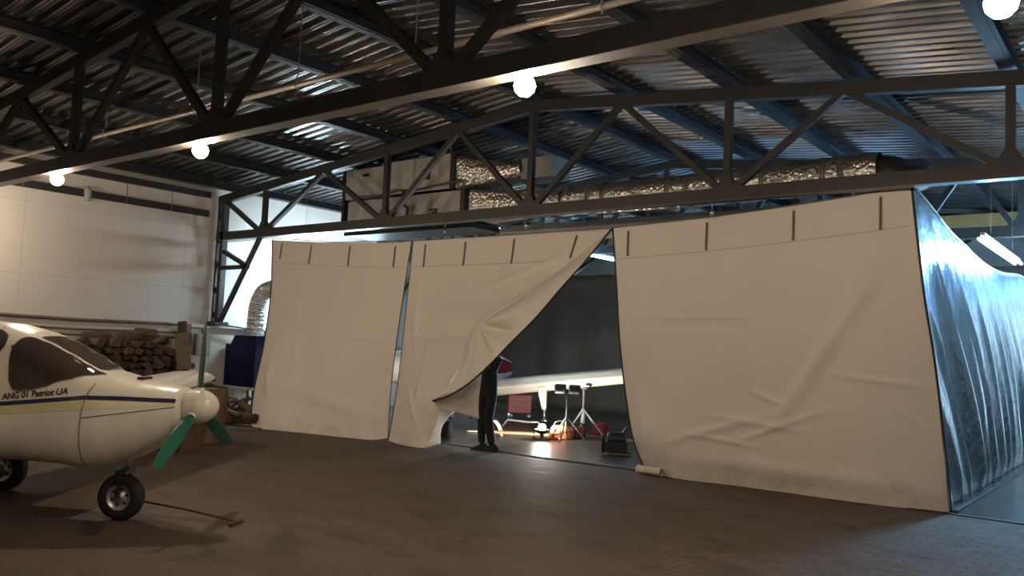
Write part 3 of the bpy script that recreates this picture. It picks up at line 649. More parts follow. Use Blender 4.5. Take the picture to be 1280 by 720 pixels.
m = MB(); m.tube([ST(k/60)-sorg for k in range(61)], 0.012, 6); lbl(m.build('top_rope', M['tarp'], t, True), 'pale rope along the top edge')
m = MB(); m.bar(Vector((-1.90, 10.30, 0.022))-sorg, Vector((-1.86, 18.3, 0.022))-sorg, 0.06, 0.03); m.build('bottom_bar', M['hem'], t)
# dark lining across the rear of the enclosure
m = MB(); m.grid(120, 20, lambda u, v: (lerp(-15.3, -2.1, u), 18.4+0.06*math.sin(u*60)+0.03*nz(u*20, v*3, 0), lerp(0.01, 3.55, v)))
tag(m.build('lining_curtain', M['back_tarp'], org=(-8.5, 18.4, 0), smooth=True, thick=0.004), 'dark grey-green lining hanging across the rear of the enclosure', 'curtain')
m = MB(); m.tube([(-15.3, 9.82, 3.50), (-13.75, 9.80, 3.50), (-11.8, 9.8, 3.34), (-9.9, 9.80, 3.29), (-8, 9.8, 3.28), (-6.05, 9.80, 3.29), (-4.0, 9.86, 3.40), (-2.1, 9.92, 3.58)], 0.008, 6)
tag(m.build('curtain_rope', M['cable'], org=(-8, 9.8, 3.3), smooth=True), 'grey rope from which the front curtains hang', 'rope')

# ------------------------------------------------------------------ light aircraft
HD = math.atan2(0.556, 0.83)
ax = Vector((math.cos(HD), math.sin(HD), 0))
AO = Vector((-7.02, 3.66, 0))+ax*0.64
# stations: x, z top, z bottom, half width, z of widest, upper exponent, lower exponent
ST_ = [(-0.115, 1.115, 0.865, 0.135, 0.99, 2.0, 2.0), (-0.125, 1.135, 0.80, 0.20, 0.98, 2.1, 2.1), (-0.30, 1.165, 0.64, 0.29, 0.95, 2.2, 2.2), (-0.50, 1.195, 0.535, 0.37, 0.92, 2.3, 2.3), (-0.72, 1.245, 0.455, 0.44, 0.90, 2.3, 2.4),
       (-0.80, 1.265, 0.435, 0.455, 0.90, 2.4, 2.4), (-0.90, 1.315, 0.43, 0.475, 0.90, 2.6, 2.5), (-1.05, 1.395, 0.455, 0.495, 0.90, 2.8, 2.6), (-1.25, 1.49, 0.47, 0.515, 0.90, 2.9, 2.8), (-1.45, 1.565, 0.475, 0.53, 0.90, 2.9, 2.8), (-1.70, 1.62, 0.475, 0.54, 0.90, 2.9, 2.8),
       (-2.1, 1.645, 0.48, 0.54, 0.92, 2.8, 2.8), (-2.6, 1.58, 0.50, 0.50, 0.93, 2.5, 2.6), (-3.2, 1.40, 0.56, 0.38, 0.96, 2.2, 2.4), (-4.2, 1.24, 0.70, 0.24, 0.98, 2.1, 2.2), (-5.4, 1.16, 0.86, 0.09, 1.02, 2, 2), (-5.7, 1.10, 0.96, 0.02, 1.03, 2, 2)]
def station(x):
    for a, b in zip(ST_, ST_[1:]):
        if a[0] >= x >= b[0]:
            k = (a[0]-x)/(a[0]-b[0]) if a[0] != b[0] else 0
            k = k*k*(3-2*k)*0.35+k*0.65
            return [lerp(p, q, k) for p, q in zip(a, b)]
    return list(ST_[-1] if x < ST_[-1][0] else ST_[0])
def hull(x, a, off=0.0):       # a: 0 = starboard widest (-y), 90 top, -90 bottom
    s = station(x); c, n_ = math.cos(a), math.sin(a)
    e = s[5] if n_ >= 0 else s[6]; h = (s[1]-s[4]) if n_ >= 0 else (s[4]-s[2])
    yy = s[3]*math.copysign(abs(c)**(2/e), c); zz = s[4]+h*math.copysign(abs(n_)**(2/e), n_)
    v = Vector((0, -yy/max(s[3], .01), (zz-s[4])/max(h, .01)))
    if v.length > 0: v.normalize()
    return Vector((x, -yy, zz))+v*off
def ang_at(x, z):              # starboard angle whose height is z
    s = station(x)
    if z >= s[4]: r = min(1, (z-s[4])/(s[1]-s[4])); return math.asin(r**(s[5]/2))
    r = min(1, (s[4]-z)/(s[4]-s[2])); return -math.asin(r**(s[6]/2))
pl = thing('light_aircraft', 'white light aircraft with green propeller parked at the left, lettered ANG 01 Patriot UA', 'aircraft', AO, HD)
m = MB()
xs_ = [-0.115, -0.125, -0.16, -0.2]+[-0.25-0.05*k for k in range(110)]
m.grid(56, len(xs_), lambda u, v: hull(xs_[min(len(xs_)-1, int(round(v*(len(xs_)-1))))], 2*PI*u), True)
m.build('fuselage', M['paint'], pl, True)
def patch(name, mat, x0, x1, lo, hi, off=0.006, n=40, k=10, side=1, par=None):
    def fn(u, v):
        x = lerp(x0, x1, u); a0 = lo(x); a1 = hi(x); a = lerp(a0, a1, v)
        p = hull(x, a, off); return Vector((p.x, p.y*side, p.z))
    m = MB(); m.grid(n, k, fn); return m.build(name, mat, par or pl, True)
def interp(tab, x):
    tab = sorted(tab)
    if x <= tab[0][0]: return tab[0][1]
    for a, b in zip(tab, tab[1:]):
        if x <= b[0]: return lerp(a[1], b[1], (x-a[0])/(b[0]-a[0]))
    return tab[-1][1]
#WINDOWS#
R = math.radians
# door window (outline as angles round the hull)
dw_lo = [(-1.43, R(46)), (-1.41, R(34)), (-1.37, R(16)), (-1.33, R(11)), (-1.27, R(10.5)), (-1.18, R(13)), (-1.06, R(20)), (-0.91, R(38)), (-0.84, R(52)), (-0.745, R(67))]
dw_hi = [(-1.43, R(47)), (-1.42, R(58)), (-1.395, R(66)), (-1.35, R(70)), (-1.13, R(71.5)), (-0.97, R(71)), (-0.85, R(70)), (-0.745, R(68))]
for sd in (1, -1):
    patch('door_window_rim', M['seam'], -1.445, -0.735, lambda x: interp(dw_lo, x)-R(1.3), lambda x: interp(dw_hi, x)+R(1.0), 0.003, 50, 14, sd)
    patch('door_window', M['glass'], -1.43, -0.745, lambda x: interp(dw_lo, x), lambda x: interp(dw_hi, x), 0.006, 70, 14, sd)
    patch('rear_window', M['glass'], -2.15, -1.49, lambda x: interp([(-2.15, R(30)), (-1.62, R(20)), (-1.53, R(26)), (-1.49, R(44))], x), lambda x: interp([(-2.15, R(62)), (-1.6, R(65)), (-1.52, R(60)), (-1.49, R(46))], x), 0.006, 30, 12, sd)
ws = [(-1.36, R(76)), (-1.1, R(76)), (-0.95, R(75)), (-0.82, R(74)), (-0.775, R(80))]
patch('windshield', M['glass'], -1.33, -0.775, lambda x: interp(ws, x), lambda x: PI-interp(ws, x), 0.006, 40, 30)
# stripes, seams, lettering
zb = lambda x: interp([(-2.4, 0.965), (-1.42, 0.972), (-0.78, 1.045), (-0.5, 1.045), (0, 1.03)], x)
for sd in (1, -1):
    patch('blue_stripe', M['blue_stripe'], -2.4, -0.13, lambda x: ang_at(x, zb(x)-0.016), lambda x: ang_at(x, zb(x)+0.016), 0.004, 60, 4, sd)
    patch('yellow_stripe', M['yellow_stripe'], -2.4, -0.13, lambda x: ang_at(x, interp([(-2.4, 0.86), (-1.47, 0.885), (-0.8, 0.945), (-0.13, 1.0)], x)), lambda x: ang_at(x, zb(x)-0.020), 0.0035, 60, 5, sd)
    patch('cowl_seam', M['seam'], -0.775, -0.13, lambda x: ang_at(x, interp([(-0.78, 0.885), (-0.13, 0.985)], x)-0.004), lambda x: ang_at(x, interp([(-0.78, 0.885), (-0.13, 0.985)], x)+0.004), 0.005, 40, 3, sd)
    m = MB(); m.grid(2, 40, lambda u, v: (lambda p: Vector((p.x, p.y*sd, p.z)))(hull(-0.785+0.007*u-0.05*(1-v)**2+0.04*v*v*v, lerp(R(-70), R(44), v), 0.005))); m.build('door_seam', M['seam'], pl, True)
    m = MB(); m.grid(2, 50, lambda u, v: (lambda p: Vector((p.x, p.y*sd, p.z)))(hull(-1.525+0.006*u-0.12*v*v, lerp(R(-20), R(75), v), 0.004))); m.build('door_seam', M['seam'], pl, True)
m = MB(); m.box((-0.50, -0.02, 1.203), (0.05, 0.16, 0.02)); m.build('air_scoop', M['black'], pl)
tcu = bpy.data.curves.new('lettering', 'FONT'); tcu.body = 'ANG 01 Patriot UA'; tcu.size = 1.0; tcu.offset = 0.03
to = bpy.data.objects.new('lettering_src', tcu); COL.objects.link(to)
bpy.context.view_layer.update()
dg = bpy.context.evaluated_depsgraph_get(); tm = bpy.data.meshes.new_from_object(to.evaluated_get(dg))
bpy.data.objects.remove(to)
bm = bmesh.new(); bm.from_mesh(tm); bmesh.ops.triangulate(bm, faces=bm.faces); bmesh.ops.subdivide_edges(bm, edges=[e for e in bm.edges if e.calc_length() > 0.25], cuts=2); bm.to_mesh(tm); bm.free()
wx = max(v.co.x for v in tm.vertices); TX0, TX1 = -1.40, -0.90
for v in tm.vertices:
    x = TX0+(TX1-TX0)*v.co.x/wx; z = lerp(1.005, 1.07, v.co.x/wx)+v.co.y*0.072
    v.co = hull(x, ang_at(x, z), 0.004)
tm.materials.clear(); tm.materials.append(M['letter'])
lo_ = bpy.data.objects.new('lettering', tm); COL.objects.link(lo_); lo_.parent = pl; lbl(lo_, 'black lettering ANG 01 Patriot UA')
# wings
def wing(sd):
    prof = [(1.0, 0.0), (0.8, 0.035), (0.55, 0.078), (0.3, 0.095), (0.15, 0.08), (0.05, 0.05), (0.0, 0.0), (0.05, -0.035), (0.2, -0.05), (0.5, -0.04), (0.8, -0.018)]
    def fn(u, v):
        k = v; tipk = max(0, (k-0.90)/0.10); sh = math.sqrt(max(0.0004, 1-tipk**2))
        y = 0.40+4.35*k; ch = lerp(1.30, 1.0, k)*(0.45+0.55*sh); le = lerp(-1.48, -1.86, k)-(1-sh)*0.25
        i = u*len(prof); a = prof[int(i) % len(prof)]; b = prof[(int(i)+1) % len(prof)]; t = i-int(i)
        c, h = lerp(a[0], b[0], t), lerp(a[1], b[1], t)
        return (le-c*ch, sd*y, 0.60+0.085*y+h*ch*1.15*sh)
    m = MB(); m.grid(44, 40, fn, True)
    n0 = len(m.v)-44; m.f.append(tuple(range(n0, n0+44))); m.m.append(0)
    m.build('wing', M['paint'], pl, True)
wing(1); wing(-1)
m = MB()
for sd in (1, -1): m.prism([(-5.05, 0, 1.08), (-5.2, sd*1.3, 1.1), (-5.6, sd*1.3, 1.1), (-5.75, 0, 1.08)], (0, 0, 0.05))
m.build('tailplane', M['paint'], pl, bevel=0.01)
m = MB(); m.prism([(-4.6, -0.03, 1.15), (-5.15, -0.03, 2.05), (-5.6, -0.03, 2.05), (-5.75, -0.03, 1.0)], (0, 0.06, 0)); m.build('tail_fin', M['paint'], pl, bevel=0.01)
# spinner and propeller
m = MB(); m.lathe([(0.0, -0.115), (0.135, -0.115), (0.142, -0.08), (0.142, 0.0), (0.132, 0.05), (0.112, 0.085), (0.080, 0.122), (0.042, 0.143), (0.0, 0.152)], (0, 0, 0.985), (1, 0, 0), 36); m.build('spinner', M['paint'], pl, True)
def blade(deg):
    a = R(deg); er = Vector((0, math.sin(a), math.cos(a))); et = Vector((0, math.cos(a), -math.sin(a))); ex = Vector((1, 0, 0))
    def fn(u, v):
        r = lerp(0.11, 0.80, v); th = 2*PI*u
        ch = interp([(0.11, 0.034), (0.2, 0.085), (0.4, 0.112), (0.6, 0.108), (0.72, 0.09), (0.78, 0.068), (0.80, 0.035)], r)/2
        tk = interp([(0.11, 0.030), (0.25, 0.02), (0.8, 0.004)], r)/2
        tw = R(interp([(0.11, -58), (0.3, -50), (0.8, -36)], r))
        c, s = math.cos(th)*ch, math.sin(th)*tk
        return Vector((-0.02, 0, 0.985))+er*r+et*(c*math.cos(tw)-s*math.sin(tw))+ex*(c*math.sin(tw)+s*math.cos(tw))
    m = MB(); m.grid(20, 36, fn, True); m.f.append(tuple(range(len(m.v)-20, len(m.v)))); m.m.append(0)
    b = m.build('propeller_blade', M['green'], pl, True)
    m = MB(); m.lathe([(0.036, 0.0), (0.036, 0.04), (0.028, 0.045)], Vector((-0.02, 0, 0.985))+er*0.11, er, 16); m.build('blade_collar', M['paint'], b, True)
for d in (2, 119, 238): blade(d)
# undercarriage
def wheel(x, y, r, wd, name):
    m = MB(); pr = [(r*0.55, -wd*0.42), (r*0.75, -wd*0.5), (r*0.93, -wd*0.42), (r, -wd*0.15), (r, wd*0.15), (r*0.93, wd*0.42), (r*0.75, wd*0.5), (r*0.55, wd*0.42)]
    m.lathe(pr, (x, y, r), (0, 1, 0), 36); o = m.build(name, M['rubber'], pl, True)
    m = MB(); m.lathe([(0, -wd*0.34), (r*0.2, -wd*0.36), (r*0.22, -wd*0.28), (r*0.45, -wd*0.25), (r*0.52, -wd*0.38), (r*0.57, -wd*0.40), (r*0.57, wd*0.40), (r*0.52, wd*0.38), (r*0.45, wd*0.25), (r*0.2, wd*0.36), (0, wd*0.34)], (x, y, r), (0, 1, 0), 28)
    m.build('wheel_rim', M['alu'], o, True)
    for k in range(6):
        a = k*PI/3+0.3; m = MB()
        m.lathe([(0, -wd*0.31), (r*0.07, -wd*0.31), (r*0.07, -wd*0.2)], (x+math.cos(a)*r*0.34, y, r+math.sin(a)*r*0.34), (0, 1, 0), 8)
        m.build('rim_hole', M['black'], o)
wheel(-0.64, 0, 0.195, 0.13, 'nose_wheel'); wheel(-2.34, 0.92, 0.215, 0.14, 'main_wheel'); wheel(-2.34, -0.92, 0.215, 0.14, 'main_wheel')
m = MB()
for s in (-1, 1): m.bar((-0.64, s*0.085, 0.195), (-0.62, s*0.075, 0.40), 0.035, 0.012, (0, 1, 0))
m.box((-0.62, 0, 0.405), (0.09, 0.18, 0.03)); m.build('nose_fork', M['black'], pl, bevel=0.004)
m = MB(); m.tube([(-0.615, 0, 0.40), (-0.58, 0, 0.60)], 0.02, 10); m.tube([(-0.66, -0.03, 0.42), (-0.70, -0.03, 0.46), (-0.67, -0.03, 0.52)], 0.009, 6); m.build('nose_strut', M['chrome'], pl, True)
m = MB(); m.prism([(-0.95, -0.09, 0.46), (-0.60, -0.07, 0.47), (-0.86, -0.05, 0.415)], (0, 0.18, 0)); m.build('chin_outlet', M['paint'], pl, bevel=0.01)
for s in (-1, 1):
    m = MB(); m.tube([(-2.30, s*0.35, 0.60), (-2.32, s*0.6, 0.42), (-2.34, s*0.86, 0.225)], [0.035, 0.03, 0.024], 8); m.build('gear_leg', M['paint'], pl, True)
# cabin inside, seen through the glass
m = MB()
for y in (-0.24, 0.24): m.box((-1.75, y, 0.95), (0.14, 0.40, 0.75), Matrix.Rotation(R(-12), 3, 'Y')); m.box((-1.5, y, 0.68), (0.45, 0.4, 0.12))
m.build('seats', M['cloth_black'], pl, bevel=0.03)

# tow bar
p0, p1 = fl(177, 626, 0.11), fl(292, 651, 0.02)
t = thing('tow_bar', 'thin rusty tow bar reaching from the nose wheel along the floor', 'tow bar', p0)
rust = simple('rusty_steel', (0.075, 0.035, 0.018), 0.7, 0.2, 0.3)
m = MB(); m.tube([(0, 0, 0), (p1-p0)*0.5+Vector((0, 0, 0.01)), p1-p0], 0.011, 8); m.build('rod', rust, t, True)
h0, h1 = fl(287, 656, 0.02), fl(304, 649, 0.02)
m = MB(); m.tube([h0-p0, h1-p0], 0.016, 8); m.build('cross_handle', rust, t, True)
m = MB(); m.tube([(0, 0, 0), Vector((-0.10, -0.02, 0.02))], 0.012, 8); m.build('fork_end', rust, t)

# ------------------------------------------------------------------ firewood
def log_mesh(i):
    rr = random.Random(i); n = 9; ln = 0.44; r = 0.076
    ph = [r*(0.74+0.42*rr.random()) for _ in range(n)]
    if i % 3 == 0: c0 = rr.randrange(n); ph = [q*(1 if (k-c0) % n < 5 else 0.55) for k, q in enumerate(ph)]        # split face
    m = MB(); vs = []
    for e in range(4):
        x = -ln/2+ln*e/3
        vs += [(x, ph[k]*math.cos(2*PI*k/n)*(1+0.05*rr.uniform(-1, 1)), ph[k]*math.sin(2*PI*k/n)*(1+0.05*rr.uniform(-1, 1))) for k in range(n)]
    m.cm = 0; m.add(vs, [(e*n+k, e*n+(k+1) % n, (e+1)*n+(k+1) % n, (e+1)*n+k) for e in range(3) for k in range(n)])
    m.f += [tuple(range(n))[::-1], tuple(range(3*n, 4*n))]; m.m += [1, 1]
    o = m.build('firewood_log', [M['bark'], M['log_end']])
    return o
protos = [log_mesh(i) for i in range(8)]
used = [False]*8
def put_log(i, loc, rot, sc, label, group):
    o = protos[i]
    if used[i]: o = protos[i].copy(); COL.objects.link(o)
    used[i] = True
    o.location = loc; o.rotation_euler = rot; o.scale = (sc[0], sc[1], sc[1])
    return tag(o, label, 'firewood log', group)
rr = random.Random(5)
sp = 0.142; row = 0
z = 0.075
while z < 1.5:
    y = 6.85+(sp/2 if row % 2 else 0)
    while y < 9.25:
        top = interp([(6.8, 1.18), (7.05, 1.42), (7.5, 1.36), (8.2, 1.42), (8.55, 1.30), (8.8, 1.2), (9.0, 1.0), (9.3, 0.62)], y)
        if z < top and (y < 9.0 or z < 0.8):
            put_log(rr.randrange(8), (XL+0.31+rr.uniform(-0.03, 0.16), y+rr.uniform(-0.012, 0.012), z+rr.uniform(-0.008, 0.008)), (rr.uniform(0, 6.28), rr.uniform(-0.08, 0.08), rr.uniform(-0.22, 0.22)), (1.0, rr.uniform(0.80, 1.12)),
                    'rough log stacked end-on in the firewood pile against the left wall', 'firewood stacked against the left wall')
        y += sp
    z += sp*0.9; row += 1
for k, (y, z, rz) in enumerate(((7.2, 1.49, 1.2), (7.5, 1.45, 0.5), (7.9, 1.50, 1.9), (8.15, 1.55, 0.9), (8.45, 1.44, 2.2))):
    put_log(k, (XL+0.30, y, z), (0.9*k, 0.06*(k-2), rz), (0.9, 1.25), ['thick split log lying crooked at the left end of the stack top', 'split log pointing outwards on the stack top, second from the left', 'long log lying crosswise in the middle of the stack top', 'highest log of the stack, right of its middle', 'log tipped against its neighbours at the right of the stack top'][k], 'logs on top of the firewood stack')
m = MB(); m.tube([(0, 0, -0.38), (0.0, 0.0, 0.0), (0.02, -0.02, 0.40)], [0.11, 0.10, 0.085], 9)
o = m.build('split_trunk', M['bark']); o.location = (XL+0.34, 8.92, 1.42); o.rotation_euler = (0.16, 0.05, 0); tag(o, 'thick brown split trunk standing upright at the right end of the stack', 'trunk')
m = MB(); m.box((0, 0, 0), (0.05, 0.30, 0.7)); o = m.build('leaning_plank', M['board_dark'], bevel=0.005); o.location = (XL+0.66, 8.72, 1.25); o.rotation_euler = (0.12, -0.08, 0.1); tag(o, 'rough brown board leaning beside the upright trunk', 'board')
# loose heap by the curtain
for k in range(64):
    u = rr.random(); X = lerp(-14.9, -12.75, u); Y = lerp(9.45, 8.45, rr.random()*0.8+0.1*(1-u)); 
    h = interp([(-14.9, 0.75), (-14.2, 0.55), (-13.4, 0.30), (-12.7, 0.08)], X)
    Z = 0.075+rr.random()*h
    put_log(rr.randrange(8), (X, Y, Z), (rr.uniform(0, 6), rr.uniform(-0.3, 0.3), rr.uniform(-1.2, 1.2)), (0.8, rr.uniform(0.7, 1.0)), 'log in the loose dark heap between the stack and the curtain', 'loose firewood heap by the left curtain')

# cardboard box behind the spinner
t = thing('cardboard_box', 'tall brown cardboard box standing behind the spinner', 'box', (-11.35, 7.0, 0), 0.25)
m = MB(); m.box((0, 0, 0.39), (0.5, 0.62, 0.78)); m.build('box_body', M['card'], t, bevel=0.006)
m = MB(); m.box((0.12, 0, 0.783), (0.25, 0.6, 0.006)); m.build('flap', M['card'], t); m = MB(); m.box((-0.13, 0, 0.783), (0.25, 0.6, 0.006)); m.build('flap', M['card'], t)
m = MB(); m.box((0, 0, 0.788), (0.05, 0.62, 0.003)); m.build('tape', M['wood'], t)
m = MB(); m.box((0, 0, 0.25), (0.35, 0.5, 0.5)); o = m.build('carton', M['card'], bevel=0.006); o.location = (-10.72, 6.35, 0); o.rotation_euler = (0, 0, 0.5); tag(o, 'lower brown carton on the floor under the propeller', 'box')
m = MB(); m.box((0, 0, 0.02), (1.1, 0.16, 0.04)); o = m.build('floor_plank', M['board_dark'], bevel=0.004); o.location = (-12.65, 8.35, 0); o.rotation_euler = (0, 0, 0.75); tag(o, 'pale plank on the floor in front of the loose firewood', 'plank')
# junction boxes on the wall
t = thing('junction_box', 'grey-green junction box on the wall beside the column foot', 'electrical box', (XL+0.36, 9.30, 1.38))
m = MB(); m.box((0, 0, 0), (0.14, 0.30, 0.42)); m.build('case', M['plaster_box'], t, bevel=0.01)
m = MB(); m.box((0.075, 0, 0), (0.012, 0.26, 0.38)); m.build('cover', M['plaster_box'], t, bevel=0.004)
m = MB(); m.tube([(0, 0, 0.2), (-0.05, 0.02, 0.3), (-0.2, 0.02, 0.36)], 0.012, 6); m.build('cable', M['black'], t)
m = MB(); m.box((0, 0, 0), (0.10, 0.14, 0.20)); o = m.build('switch_box', M['black'], bevel=0.01); o.location = (XL+0.30, 9.02, 1.50); tag(o, 'small dark switch box behind the upright trunk', 'electrical box')
m = MB(); m.tube([(XL+0.33, 9.25, 1.75), (XL+0.4, 9.7, 1.80), (XL+0.45, 10.2, 1.74), (XL+0.5, 10.6, 1.62), (XL+0.7, 10.9, 1.6)], 0.016, 6); tag(m.build('black_cable', M['black'], org=(XL+0.4, 9.7, 1.8), smooth=True), 'black cable drooping from the column foot to the blue unit', 'cable')
# blue heater unit with foil pipe
t = thing('blue_heater_unit', 'dark blue sheet-metal unit on a stand beside the left curtain', 'heater', (-14.75, 10.15, 0))
m = MB(); m.prism([(-0.42, -0.3, 0.58), (0.6, -0.3, 0.58), (0.6, -0.3, 1.60), (-0.12, -0.3, 1.60), (-0.25, -0.3, 1.42), (-0.42, -0.3, 1.42)], (0, 0.6, 0)); m.build('cabinet', M['blue_case'], t, bevel=0.01)
for x in (-0.38, 0.56):
    for y in (-0.26, 0.26): m = MB(); m.bar((x, y, 0), (x, y, 0.58), 0.04, 0.04); m.build('leg', M['black'], t)
m = MB(); m.box((0.08, 0, 0.56), (1.06, 0.64, 0.05)); m.build('shelf', M['white_steel'], t)
def pipe(u, v):
    a = 2*PI*u; c = cpoly([(0.12, 0, 1.58), (0.12, 0, 1.95), (0.14, 0.02, 2.25), (0.26, 0.06, 2.48), (0.5, 0.1, 2.56), (0.8, 0.1, 2.56)], v); c2 = cpoly([(0.12, 0, 1.58), (0.12, 0, 1.95), (0.14, 0.02, 2.25), (0.26, 0.06, 2.48), (0.5, 0.1, 2.56), (0.8, 0.1, 2.56)], min(1, v+0.01))
    tt = (c2-c).normalized() if (c2-c).length > 1e-6 else Vector((1, 0, 0)); A = tt.cross(Vector((0, 1, 0))).normalized(); B = Vector((0, 1, 0))
    r = 0.17+0.007*math.sin(v*2*PI*22)
    return c+(A*math.cos(a)+B*math.sin(a))*r
m = MB(); m.grid(24, 160, pipe, True); lbl(m.build('flexible_pipe', M['foil'], t, True), 'ribbed foil pipe')
m = MB(); m.box((0.12, 0, 1.60), (0.42, 0.42, 0.05)); m.build('pipe_collar', M['alu'], t)

# ------------------------------------------------------------------ inside the enclosure
# second aircraft: red and white fuselage, low wing towards the right
t = thing('parked_aircraft', 'red and white aircraft inside the enclosure with its brightly lit white wing', 'aircraft', (-11.75, 13.65, 0))
def f2(u, v):
    x = lerp(-0.0, 0.0, v); yy = -lerp(-1.1, 3.7, v)*1.0; a = 2*PI*u
    ya = -yy; hw = interp([(-1.1, 0.12), (-0.95, 0.30), (-0.4, 0.5), (0.8, 0.5), (3.7, 0.12)], ya); hz = interp([(-1.1, 0.12), (-0.95, 0.28), (-0.3, 0.5), (0.5, 0.62), (1.4, 0.42), (3.7, 0.14)], ya)
    return (hw*math.cos(a), yy, 1.12+hz*math.sin(a))
m = MB(); m.grid(28, 30, f2, True); m.m = [1 if sum(m.v[i][1] for i in f)/4 < -0.35 else 0 for f in m.f]; m.build('fuselage', [M['redp'], M['paint']], t, True)
for sgn, z0, z1 in ((1, 0.86, 1.02), (1, 1.36, 1.42)):
    m = MB(); m.grid(12, 30, lambda u, v: (lambda p: (p[0]*1.015+0.002, p[1], 1.12+(p[2]-1.12)*1.015))(f2((math.asin(max(-1, min(1, (lerp(z0, z1, u)-1.12)/0.55))))/(2*PI), 0.02+0.38*v)))
    m.build('white_stripe', M['paint'], t, True)
def w2(u, v):
    prof = [(1.0, 0.0), (0.7, 0.06), (0.35, 0.11), (0.12, 0.09), (0.0, 0.0), (0.12, -0.075), (0.4, -0.07), (0.75, -0.03)]
    i = u*8; a = prof[int(i) % 8]; b = prof[(int(i)+1) % 8]; k = i-int(i); c, h = lerp(a[0], b[0], k), lerp(a[1], b[1], k)
    tip = max(0, (v-0.93)/0.07); sh = math.sqrt(max(0.001, 1-tip*tip)); ch = lerp(1.35, 1.05, v)*(0.5+0.5*sh)
    return (0.35+4.5*v, -0.45+(1-sh)*0.3+c*ch, 0.67+0.60*v+h*ch*1.45*sh)
m = MB(); m.grid(32, 30, w2, True); m.build('wing', M['paint'], t, True)
g = Vector((2.08, -0.35, 0))
m = MB(); m.tube([g+Vector((0, 0, 0.85)), g+Vector((0.0, 0, 0.7)), g+Vector((0.05, 0, 0.42))], [0.10, 0.085, 0.045], 12); m.build('gear_leg', M['paint'], t, True)
m = MB(); m.tube([g+Vector((0.06, 0, 0.43)), g+Vector((0.06, 0, 0.20))], 0.022, 8); m.tube([g+Vector((0.0, 0, 0.20)), g+Vector((0.12, 0, 0.20))], 0.02, 8); m.build('gear_piston', M['chrome'], t, True)
for x, y in ((-0.3, 0.3), (0.3, 0.3), (0, -2.6)): m = MB(); m.tube([(x, y, 0.0), (x, y, 0.7)], 0.04, 8); m.build('gear_leg', M['chrome'], t, True)
# work lamp on the floor
wp = fl(677, 550)
t = thing('work_lamp', 'blinding work lamp standing on the floor under the wing', 'work lamp', (wp.x, wp.y, 0.008), 0.9)
m = MB(); m.lathe([(0, 0.06), (0.05, 0.045), (0.068, 0.0), (0.05, -0.045), (0, -0.06)], (0, 0, 0.21), n=18); m.build('lamp_globe', M['work'], t, True)
m = MB(); m.lathe([(0, 0.10), (0.03, 0.10), (0.035, 0.0), (0, 0.0)], (0, 0, 0.01), n=14); m.build('lamp_base', M['black'], t)
m = MB(); m.lathe([(0.028, 0.10), (0.08, 0.125), (0.125, 0.175), (0.13, 0.178), (0.085, 0.118), (0.028, 0.09)], (0, 0, 0), n=28); m.build('shade_bowl', M['black'], t, True)  # black bowl added to keep the globe's light off the nearby floor
m = MB(); m.tube([(-0.14, 0.03, 0.16), (-0.14, 0.03, 0.01), (0.14, 0.03, 0.01), (0.14, 0.03, 0.16)], 0.01, 6); m.tube([(-0.12, -0.08, 0.01), (-0.12, 0.14, 0.01)], 0.01, 6); m.tube([(0.12, -0.08, 0.01), (0.12, 0.14, 0.01)], 0.01, 6); m.build('stand', M['black'], t)
# twin-head lamp stand
sp_ = fl(707, 552)
t = thing('lamp_stand', 'black tripod stand carrying two dark lamp heads below the wing', 'lamp stand', (sp_.x, sp_.y, 0.008), 0.3)
m = MB(); m.tube([(0, 0, 0.12), (0, 0, 0.80)], 0.016, 8); m.build('pole', M['cable'], t, True)
for k in range(3):
    a = k*2.1+0.5; m = MB(); m.tube([(0, 0, 0.42), (0.36*math.cos(a), 0.36*math.sin(a), 0.012)], 0.011, 6); m.tube([(0, 0, 0.15), (0.2*math.cos(a), 0.2*math.sin(a), 0.19)], 0.007, 5); m.build('leg', M['cable'], t)
m = MB(); m.bar((-0.16, 0, 0.80), (0.16, 0, 0.80), 0.03, 0.03); m.build('cross_arm', M['black'], t)
for s in (-0.13, 0.13):
    m = MB(); m.box((s, 0, 0.90), (0.19, 0.10, 0.14), Matrix.Rotation(0.3, 3, 'X')); m.box((s, -0.06, 0.9), (0.15, 0.02, 0.1)); m.build('lamp_head', M['black'], t, bevel=0.01)
# jack stand
sp_ = fl(728, 546)
t = thing('jack_stand', 'pale metal tripod jack propping the wing tip', 'jack stand', (sp_.x, sp_.y, 0.008), 0.6)
m = MB(); m.tube([(0, 0, 0.02), (0, 0, 0.50)], 0.035, 10); m.build('outer_tube', M['white_steel'], t, True)
m = MB(); m.tube([(0, 0, 0.5), (0, 0, 0.86)], 0.022, 10); m.box((0, 0, 0.87), (0.1, 0.1, 0.02)); m.build('ram', M['chrome'], t)
for k in range(3):
    a = k*2*PI/3-0.4; m = MB(); m.tube([(0, 0, 0.50), (0.42*math.cos(a), 0.42*math.sin(a), 0.02)], 0.016, 6); m.tube([(0, 0, 0.03), (0.42*math.cos(a), 0.42*math.sin(a), 0.02)], 0.01, 6); m.lathe([(0, 0.02), (0.05, 0.015), (0.05, 0), (0, 0)], (0.42*math.cos(a), 0.42*math.sin(a), 0), n=10); m.build('leg', M['white_steel'], t)
